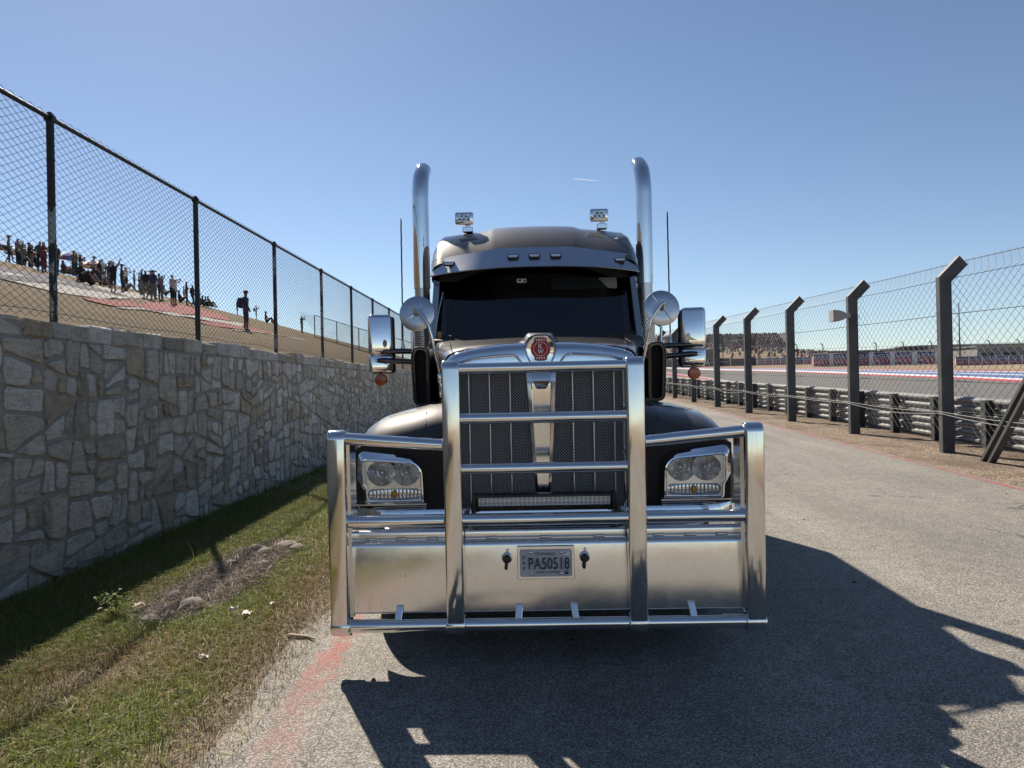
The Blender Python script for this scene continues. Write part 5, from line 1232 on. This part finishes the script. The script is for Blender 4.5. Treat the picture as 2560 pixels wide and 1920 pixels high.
def person(x, y, hgt, pose, shirt, short, rz, label, hat=None, bag=None, longs=False, z=None, hair=0, skin=0):
    o = link('person', body(pose)); full = 1.72 if pose != 'sit' else 0.92
    o.location = (x, y, hill(x, y)-0.02 if z is None else z); k = hgt/full; o.scale = (k, k, k); o.rotation_euler = (0, 0, R(rz))
    mats = [SKIN[skin], cloth(shirt), cloth(short), cloth(HAIR[hair]), cloth(short) if longs else SKIN[skin], cloth((0.03, 0.03, 0.03))]
    for i, m in enumerate(mats): o.material_slots[i].link = 'OBJECT'; o.material_slots[i].material = m
    tag(o, label, 'person', 'spectators on the grass hill')
    hz = 1.66 if pose != 'sit' else 0.86; hy = 0.02 if pose != 'sit' else -0.02
    if hat:
        mb = MB(); wide = hat[1]
        mb.lathe([(0.095, -0.02), (wide, -0.012), (wide, -0.002), (0.098, 0.006), (0.092, 0.06), (0.06, 0.085), (0.01, 0.092)], (0, hy, hz), (0, 0, 1), 14); mb.build('hat', cloth(hat[0]), o, 40)
    if bag:
        mb = MB(); mb.rbox((0, -0.21, 1.22), (0.30, 0.18, 0.44), 0.06, 3); mb.build('backpack', cloth(bag), o, 50)
    return o
PP = [  # x, y, height, pose, shirt, shorts, turn, label, extras
 (-32.9,46.7,1.72,'fold',WHITE,GREY,-60,'person in white shirt and checked grey shorts at the far left end of the crowd',{}),
 (-32.9,47.5,1.70,'stand',KHA,BLACK,-50,'person in olive shirt next to the white-shirted one at the left end',{}),
 (-31.6,45.9,1.02,'sit',BLACK,DKG,-70,'person sitting in a pale wide-brimmed hat at the left end of the crowd',{'hat':((0.5,0.45,0.2),0.2)}),
 (-33.9,49.7,1.72,'stand',TAN,KHA,-40,'person in tan top behind the one in the pale wide hat',{}),
 (-32.8,48.8,1.72,'photo',BLACK,TAN,-70,'person in black top and tan shorts leaning with hands up, left of the peeling post',{}),
 (-27.3,41.3,1.80,'stand',DKG,BLACK,-120,'person in dark grey with arms down just left of the red-clad one',{'longs':True}),
 (-26.3,40.1,1.78,'fold',MAR,MAR,-100,'person all in maroon beside the first fence post',{'longs':True}),
 (-24.5,38.4,1.82,'stand',(0.05,0.075,0.08),NAVY,160,'broad person in dark teal shirt just right of the first fence post',{'longs':True}),
 (-23.2,38.5,1.25,'sit',BLACK,BLACK,-90,'dark bushy-haired person sitting under the umbrellas',{'hair':0}),
 (-23.0,39.2,1.30,'sit',BLACK,DKG,150,'wide dark figure sitting with back to the camera right of the umbrellas',{}),
 (-25.8,44.7,1.72,'stand',BLACK,DKG,-80,'slim dark-clad person standing in front of the second umbrella',{'longs':True}),
 (-21.6,38.7,1.72,'wave',BLACK,BLACK,170,'person in black waving one raised arm above the crowd',{}),
 (-23.5,43.0,1.72,'fold',DKG,NAVY,-60,'person in dark green wearing a wide hat, right of the waving one',{'hat':(BLACK,0.19),'longs':True}),
 (-26.3,48.6,1.72,'photo',WHITE,BLACK,-110,'person in white top and black shorts with elbows raised',{}),
 (-32.0,60.5,1.72,'stand',WHITE,GREY,-70,'person in white patterned shirt, left of a second white shirt',{}),
 (-32.2,61.7,1.70,'fold',(0.5,0.5,0.55),BLUE,-70,'person in pale shirt and blue shorts, right of the patterned white shirt',{}),
 (-21.8,42.5,1.71,'stand',BLACK,KHA,175,'person in black printed shirt and khaki shorts with back turned',{}),
 (-21.2,42.2,1.80,'stand',NAVY,KHA,165,'tall person in navy with a broad dark hat',{'hat':(BLACK,0.24),'longs':True}),
 (-21.4,43.3,1.75,'photo',GREY,NAVY,-60,'person in grey behind the broad dark hat with hands at the face',{}),
 (-22.8,46.5,1.72,'stand',KHA,KHA,-80,'person in olive shirt standing left of the pointing person',{}),
 (-28.7,59.0,1.01,'sit',WHITE,BLACK,-60,'person in white sitting at the feet of the pointing person',{}),
 (-19.6,41.2,1.85,'point',(0.5,0.46,0.42),BLACK,-95,'large person in pale shirt and black shorts holding a camera out to the right',{}),
 (-21.6,45.7,1.71,'stand',WHITE,BLACK,-100,'person in white shirt half hidden behind the pointing person',{}),
 (-24.3,52.2,1.01,'sit',BLACK,BLACK,-60,'dark figure sitting alone right of the pointing person',{}),
 (-31.6,68.8,1.55,'stand',GREY,RED,-60,'small person in grey and red shorts above the sitting dark figure',{}),
 (-27.7,63.4,1.09,'sit',BLACK,NAVY,-60,'sitting person immediately right of the second fence post',{'hat':(BLACK,0.13)}),
 (-25.7,59.4,1.01,'sit',NAVY,BLACK,-60,'second sitter right of the second fence post',{}),
 (-27.3,63.7,1.01,'sit',BLACK,BLACK,-90,'third sitter right of the second fence post',{}),
 (-27.5,64.7,1.07,'sit',DKG,BLACK,-40,'fourth and last sitter right of the second fence post',{}),
 (-10.77,28.89,1.66,'stand',NAVY,NAVY,-95,'nearest spectator, in navy jacket and shorts with a large dark backpack',{'bag':NAVY,'hat':(BLACK,0.10)}),
 (-30.9,80.3,1.72,'stand',BLACK,BLACK,-60,'dark figure showing behind the large dark backpack',{}),
 (-29.8,83.2,1.72,'photo',(0.25,0.10,0.08),KHA,-70,'person in rust-brown shirt with shoulder bag right of the nearest spectator',{'bag':BLACK}),
 (-23.3,67.7,1.13,'sit',RED,BLACK,-60,'person in bright red shirt sitting left of the third fence post',{'hat':(BLACK,0.12)}),
 (-32.5,96.7,1.05,'sit',BLACK,BLACK,-60,'small dark sitter between the red shirt and the third fence post',{}),
 (-20.6,70.0,1.80,'photo',BLACK,(0.20,0.22,0.17),-100,'lone photographer in black top and pale trousers aiming a camera to the right',{'longs':True})]
for x, y, h, po, sh, so_, rz, lab, ex in PP: person(x, y, h, po, sh, so_, rz, lab, skin=random.choice((0, 0, 1, 2)), **ex)
def clump(n, x0, x1, y0, y1, label, seed, sit=0.2):
    rr = random.Random(seed); spots = sorted([(rr.uniform(x0, x1), rr.uniform(y0, y1)) for _ in range(n)], key=lambda p: p[0]/p[1])
    names = {BLACK: 'black', NAVY: 'navy', DKG: 'dark green', GREY: 'grey', WHITE: 'white', MAR: 'maroon', KHA: 'olive'}
    nth = ['leftmost', 'second', 'third', 'fourth', 'fifth', 'sixth', 'seventh', 'eighth', 'rightmost']
    for i, (x, y) in enumerate(spots):
        shc = rr.choice((BLACK, NAVY, DKG, GREY, WHITE, MAR, KHA, BLACK)); st = rr.random() < sit
        o = person(x, y, rr.uniform(0.95, 1.1) if st else rr.uniform(1.58, 1.85), 'sit' if st else rr.choice(('stand', 'fold', 'photo', 'fold', 'walk')), shc, rr.choice((BLACK, NAVY, KHA, GREY, DKG)), rr.uniform(-130, -30), f"{names[shc]}-topped {'sitting' if st else 'standing'} spectator, {nth[i] if i < n-1 else 'rightmost'} {'' if 0 < i < n-1 and i else ''}in {label}", hat=rr.choice((None, None, (BLACK, 0.13), (TAN, 0.19))), longs=rr.random() < 0.5, skin=rr.choice((0, 0, 1, 2)))
        o['group'] = 'spectators in '+label
clump(8, -34.2, -30.5, 44.5, 49.5, 'the packed cluster left of the first post', 1)
clump(7, -33.5, -29.5, 49.0, 53.0, 'the cluster by the umbrellas', 2, 0.5)
clump(9, -32.5, -26.5, 48.5, 58.0, 'the cluster right of the umbrellas', 3)
clump(9, -27.5, -22.5, 46.0, 52.5, 'the cluster around the broad dark hat', 4)
def umbrella(x, y, z, r, cols, label, tilt=0.0):
    t = thing('umbrella', label, 'umbrella', (x, y, hill(x, y)), group='sun umbrellas on the hill crest'); h = z-hill(x, y)
    mb = MB(); n = 8
    for i in range(n):
        mb.m = i % len(cols); a0, a1 = 2*math.pi*i/n, 2*math.pi*(i+1)/n; pr = [(0.02, 0), (0.35*r, -0.10*r), (0.7*r, -0.25*r), (r, -0.46*r), (r*1.0, -0.56*r)]
        vs_ = []
        for q_, d_ in pr:
            for a in (a0, (a0+a1)/2, a1):
                kk = 1.0 if a != (a0+a1)/2 else 0.955
                vs_.append((q_*kk*math.cos(a), q_*kk*math.sin(a), h+d_+tilt*q_*math.cos(a)))
        mb.add(vs_, [(k*3+j, k*3+j+1, k*3+j+4, k*3+j+3) for k in range(4) for j in range(2)])
    o = mb.build('canopy', [cloth(c) for c in cols], t, 40, fix=False); so = o.modifiers.new('thick', 'SOLIDIFY'); so.thickness = 0.008
    mb = MB(); mb.tube([(0, 0, -0.1), (0, 0, h+0.06)], 0.02, 6); mb.build('pole', M['white_print'], t)
W2, B2, R2 = (0.75, 0.74, 0.72), (0.05, 0.12, 0.40), (0.30, 0.05, 0.06)
umbrella(-34, 55.0, 12.75, 1.0, (W2, W2, B2, R2), 'highest white umbrella with red and blue panels right of the first fence post', -0.06)
umbrella(-34, 55.4, 11.75, 1.0, (W2, B2), 'lower white umbrella with deep blue skirt under the highest one')
umbrella(-34, 58.1, 12.65, 1.05, (W2, W2, R2, W2), 'white umbrella behind the slim dark-clad person')
umbrella(-34.5, 47.6, 12.2, 1.0, (W2, B2, W2), 'white and blue umbrella behind the white-shirted person at far left')
umbrella(-34.6, 50.2, 12.25, 0.95, (W2, W2), 'plain white umbrella behind the people left of the first fence post')

# ------------------------------------------------------------------ far fence at the end of the hill
ff = thing('far_fence', 'far black wire fence crossing behind the end of the grass hill', 'fence', (-18, 66, hill(-18, 66)))
def ffp(o): o.matrix_parent_inverse = Matrix.Translation((18, -66, -hill(-18, 66))); return o
fxs = frange(-17.5, -8, 1.9)
for x in fxs: mb = MB(); z = hill(x, 66+x*0.15); mb.tube([(x, 66+x*0.15, z-0.1), (x, 66+x*0.15, z+2.0)], 0.045, 6); ffp(mb.build('post', M['black_vinyl'], ff))
mb = MB()
for dz in (0.05, 2.0): mb.tube([(x, 66+x*0.15, hill(x, 66+x*0.15)+dz) for x in fxs], 0.03, 5)
ffp(mb.build('rail', M['black_vinyl'], ff))
mb = MB()
for k in range(70):
    x = -17.0+7.5*k/70
    for sg in (1, -1): mb.tube([(x, 66+x*0.15, hill(x, 66)+0.05), (x+sg*1.9, 66+(x+sg*1.9)*0.15, hill(x+sg*1.9, 66)+1.98)], 0.006, 3, False)
ffp(mb.build('mesh_panel', M['black_vinyl'], ff, 0))

# ------------------------------------------------------------------ trackside boards
M['bd_white'] = simple('board_white', (0.62, 0.62, 0.64), 0.6); M['bd_navy'] = simple('board_navy', (0.035, 0.045, 0.16), 0.6); M['bd_red'] = simple('board_red', (0.38, 0.02, 0.05), 0.6); M['bd_dark'] = simple('board_dark_navy', (0.022, 0.028, 0.05), 0.6); M['bd_slate'] = simple('board_slate', (0.05, 0.06, 0.075), 0.7)
def board(x0, x1, y, z0, z1, fx0, fx1, label, grp):
    t = thing('advert_board', label, 'advert board', ((x0+x1)/2, y, z0), group=grp); w_ = x1-x0; h = z1-z0; f0, f1 = fx0-(x0+x1)/2, fx1-(x0+x1)/2
    mb = MB(); mb.box((0, 0, h/2), (w_-0.03, 0.12, h)); mb.build('panel', M['bd_white'], t, 0)
    mb = MB(); mb.box(((f0+f1)/2, -0.065, h*0.745), (f1-f0, 0.012, h*0.42)); mb.build('navy_field', M['bd_navy'], t, 0)
    mb = MB(); mb.box(((f0+f1)/2, -0.065, h*0.285), (f1-f0, 0.012, h*0.44)); mb.build('red_field', M['bd_red'], t, 0)
    text('LIQUI', M['bd_white'], t, ((f0+f1)/2, -0.08, h*0.70), 0.5, (f1-f0)*0.86, h*0.29, 0.01, bold=0.02); text('MOLY', M['bd_white'], t, ((f0+f1)/2, -0.08, h*0.30), 0.5, (f1-f0)*0.86, h*0.29, 0.01, bold=0.02)
    mb = MB()
    for sx in (-0.3, 0.3): mb.box((w_*sx, 0.16, h*0.4-0.2), (0.08, 0.2, h*0.8+0.4))
    mb.build('support', M['galv_dark'], t, 0)
NTH = ['first', 'second', 'third', 'fourth', 'fifth', 'sixth', 'seventh']
for i, (a, b) in enumerate(((48.9, 51.4), (52.1, 54.6), (55.2, 57.8), (58.6, 61.2), (62.1, 64.8), (65.7, 68.5))):
    nx = (52.1, 55.2, 58.6, 62.1, 65.7, 69.2)[i]; board(a-0.05, nx-0.05, 115, 3.68, 5.82, a, b, f'{NTH[i]} large red and navy LIQUI MOLY board counting from the left', 'large advert boards')
for i in range(7): a = 44.9+1.43*i; board(a, a+1.43, 130, 4.42, 5.72, a+0.08, a+1.35, f'{NTH[i]} small LIQUI MOLY board from the left, left of the large boards', 'small advert boards left of the large ones')
for i in range(7): a = 65.6+1.97*i; board(a, a+1.97, 105, 3.2, 4.56, a+0.12, a+1.8, f'{NTH[i]} small LIQUI MOLY board from the left, right of the near fence post', 'small advert boards right of the large ones')
def dark_board(x0, x1, y, z0, z1, label, mat='bd_dark'):
    t = thing('advert_board', label, 'advert board', ((x0+x1)/2, y, z0), group='dark advert boards'); mb = MB(); mb.box((0, 0, (z1-z0)/2), (x1-x0-0.05, 0.15, z1-z0)); mb.build('panel', M[mat], t, 0); return t
t = dark_board(28.0, 35.2, 130, 4.4, 5.85, 'dark board with script lettering Andalucia'); text('Andalucia', M['bd_white'], t, (0.2, -0.09, 0.75), 0.8, 4.6, 0.85, 0.01)
t = dark_board(35.3, 40.0, 130, 4.4, 5.80, 'dark board with a large white letter A'); text('A', M['bd_white'], t, (-1.75, -0.09, 0.70), 0.8, 0.72, 0.85, 0.01, bold=0.03); text('Junta de Andalucia', M['bd_white'], t, (0.45, -0.09, 0.78), 0.4, 3.1, 0.34, 0.01)
dark_board(40.05, 44.85, 130, 4.4, 5.72, 'plain slate-grey board left of the small boards', 'bd_slate')
dark_board(20, 27.9, 130, 4.4, 5.85, 'plain dark board at the left end of the board row')

# ------------------------------------------------------------------ far stands, spectators, buildings
def far_hill(x, y):
    t = sm((y-140)/75); r = sm((96-x)/42)*sm((x+40)/70); return G(min(y, 200))-0.05 + t*3.4*r
sheet('spectator_hill', frange(-30, 130, 5), frange(138, 260, 5), far_hill, M['dry_field'])
def crowd(name, pts, cols, label, h0=1.2):
    mb_v, mb_f, tn = [], [], []
    for (x, y, z), c in zip(pts, cols):
        o = len(mb_v); w_ = 0.24; h = h0*random.uniform(0.8, 1.2); d_ = 0.15
        vs_ = [(-w_, -d_, 0), (w_, -d_, 0), (w_, d_, 0), (-w_, d_, 0), (-w_, -d_, h*0.72), (w_, -d_, h*0.72), (w_, d_, h*0.72), (-w_, d_, h*0.72), (-0.1, -0.1, h*0.76), (0.1, -0.1, h*0.76), (0.1, 0.1, h*0.76), (-0.1, 0.1, h*0.76), (0, 0, h)]
        mb_v += [(x+a, y+b, z+cc) for a, b, cc in vs_]; mb_f += [tuple(i+o for i in f) for f in ((0,1,5,4),(1,2,6,5),(2,3,7,6),(3,0,4,7),(4,5,9,8),(5,6,10,9),(6,7,11,10),(7,4,8,11),(8,9,12),(9,10,12),(10,11,12),(11,8,12))]
        tn += [c]*8+[(0.13, 0.10, 0.09)]*5
    o = tone_mesh(name, mb_v, mb_f, tn, M['crowd'], None); return tag(o, label, 'crowd', kind='stuff')
mcw, nt_, b_ = new_mat('crowd_cloth'); q_ = NB(nt_); q_.L.new(q_.attr('tone'), b_.inputs['Base Color']); b_.inputs['Roughness'].default_value = 0.8; M['crowd'] = mcw
CC = [(0.5, 0.5, 0.5), (0.05, 0.05, 0.06), (0.3, 0.05, 0.05), (0.06, 0.09, 0.2), (0.2, 0.18, 0.15), (0.55, 0.52, 0.45), (0.1, 0.1, 0.1), (0.03, 0.03, 0.03)]
pts, cols = [], []
for i in range(2200):
    x = random.uniform(30, 92); y = random.uniform(150, 214)
    if random.random() > 0.12+0.88*sm((y-165)/40): continue
    pts.append((x, y, far_hill(x, y))); cols.append(random.choice(CC))
crowd('crowd', pts, cols, 'crowd of spectators on the tan hill beyond the boards', 0.95)
gs = thing('grandstand', 'long dark grandstand packed with spectators beyond the race track', 'grandstand', (72, 232, 12)); zb_ = 12.2
M['stand'] = simple('stand_haze_grey', (0.16, 0.15, 0.17), 0.8, var=0.2, scale=0.4); M['stand_seat'] = simple('stand_seats_hazed', (0.26, 0.24, 0.275), 0.8, var=0.3, scale=1.2)  # stand colours lightened to lavender grey to imitate distance haze
for i in range(12):
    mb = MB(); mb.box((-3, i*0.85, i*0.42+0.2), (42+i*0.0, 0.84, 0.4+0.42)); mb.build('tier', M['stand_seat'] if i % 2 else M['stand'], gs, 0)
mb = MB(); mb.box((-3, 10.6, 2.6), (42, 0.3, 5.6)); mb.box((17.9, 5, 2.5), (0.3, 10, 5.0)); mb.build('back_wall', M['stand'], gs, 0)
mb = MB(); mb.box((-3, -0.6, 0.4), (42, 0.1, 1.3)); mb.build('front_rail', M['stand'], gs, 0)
mb = MB(); mb.box((19.6, 4, 3.6), (2.0, 0.4, 1.2)); mb.box((18.9, 4, 1.8), (0.25, 0.25, 4)); mb.build('sign_post', M['bd_white'], gs, 0)
gs.location.z = zb_
pts, cols = [], []
for i in range(1100):
    k = random.randint(0, 9); pts.append((72-3+random.uniform(-20.5, 20.5), 232+k*0.85, zb_+k*0.42+0.8)); cols.append(tuple(0.10+v*0.6 for v in random.choice(CC)) if random.random() < 0.9 else random.choice(CC))  # most crowd colours lifted and muted, haze put into the colour
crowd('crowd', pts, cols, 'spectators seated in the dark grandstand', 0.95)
def building(name, label, c, d, mat, extra=None, wins=0):
    t = thing(name, label, 'building', c); mb = MB(); mb.box((0, 0, d[2]/2), d); mb.build('wall', mat, t, 0)
    mb = MB(); mb.box((0, 0, d[2]+0.12), (d[0]+0.5, d[1]+0.5, 0.24)); mb.build('roof', extra or M['stand'], t, 0)
    for i in range(wins):
        mb = MB(); mb.box((-d[0]/2+(i+0.5)*d[0]/wins, -d[1]/2-0.03, d[2]*0.45), (d[0]/wins*0.55, 0.06, d[2]*0.3)); mb.build('window', M['bd_slate'], t, 0)
    return t
M['bl_dark'] = simple('dark_cladding', (0.025, 0.03, 0.04), 0.6); M['bl_white'] = simple('white_cladding', (0.26, 0.26, 0.255), 0.7); M['bl_roof'] = simple('pale_roof', (0.30, 0.30, 0.29), 0.6); M['bl_tan'] = simple('tan_wall', (0.34, 0.28, 0.20), 0.8)
building('pavilion', 'long low dark building behind the large boards', (86, 172, 5.2), (22, 8, 2.6), M['bl_dark'])
building('cabin', 'small black raised cabin on the dark building roof behind the boards', (94.6, 168, 7.9), (5.8, 3, 0.75), M['bl_dark'])
building('paddock_building', 'large pale building behind the boards at the far right edge', (122, 162, 4.6), (42, 16, 3.3), M['bl_white'], M['bl_roof'], 9)
building('paddock_hall', 'higher pale hall roof set back behind the pale building', (128, 184, 5.0), (56, 18, 4.2), M['bl_roof'], M['bl_roof'])
building('retaining_block', 'tan wall block at the right foot of the spectator hill', (84, 184, 5.5), (18, 6, 3.0), M['bl_tan'], M['bl_tan'])
building('screen_block', 'grey panelled block standing behind the dark board', (38.5, 140, 4.8), (4.4, 1.5, 2.9), M['bd_slate'], M['bd_slate'], 2)
mast = thing('light_mast', 'thin tall grey mast beyond the boards right of the near fence post', 'mast', (94.7, 150, 5)); mb = MB(); mb.tube([(0, 0, 0), (0, 0, 12.2)], [0.16, 0.09], 8); mb.build('pole', M['galv_dark'], mast); mb = MB(); mb.lathe([(0.35, 0), (0.35, 0.5)], (0, 0, 0), (0, 0, 1), 8); mb.build('foot', M['galv_dark'], mast)
fb = thing('board_fence', 'row of small hooked catch-fence posts rising behind the boards', 'fence', (70, 121, 4))
mb0 = None
for i in range(24):
    x = 40+4.15*i; y = 133-0.32*(x-44) if x < 90 else 118; mb = MB(); z = G(y)
    mb.tube([(x-70, y-121, z-4), (x-70, y-121, z-4+3.0), (x-70-0.05, y-121, z-4+3.4), (x-70-0.45, y-121, z-4+3.75)], 0.085, 6); mb.build('post', M['galv_dark'], fb)
mb = MB()
for dz in (2.2, 2.7, 3.2): mb.tube([(40+4.15*i-70, (133-0.32*(40+4.15*i-44) if 40+4.15*i < 90 else 118)-121, G(120)-4+dz) for i in range(24)], 0.02, 4, False)
mb.build('cable', M['galv_dark'], fb)
# thin vapour trail high in the sky
def mk_vapour():
    m, nt, b = new_mat('vapour'); q = NB(nt); tr = q.n('ShaderNodeBsdfTranslucent'); tr.inputs[0].default_value = (0.9, 0.9, 0.9, 1); tp = q.n('ShaderNodeBsdfTransparent'); mx = q.n('ShaderNodeMixShader'); mx.inputs[0].default_value = 0.09
    q.L.new(tp.outputs[0], mx.inputs[1]); q.L.new(tr.outputs[0], mx.inputs[2]); q.L.new(mx.outputs[0], nt.nodes['Material Output'].inputs[0]); return m
mb = MB(); d0 = Vector((0.112, 1.0, 0.287)); c0 = Vector((0, 0, 1.7))+d0*1400
mb.tube([c0+Vector((a, 0, -a*0.12)) for a in (-28, -14, 0, 14, 24)], [0.9, 1.1, 1.0, 0.7, 0.3], 6); tag(mb.build('vapour_trail', mk_vapour()), 'short white vapour trail in the sky above the cab', 'vapour trail')
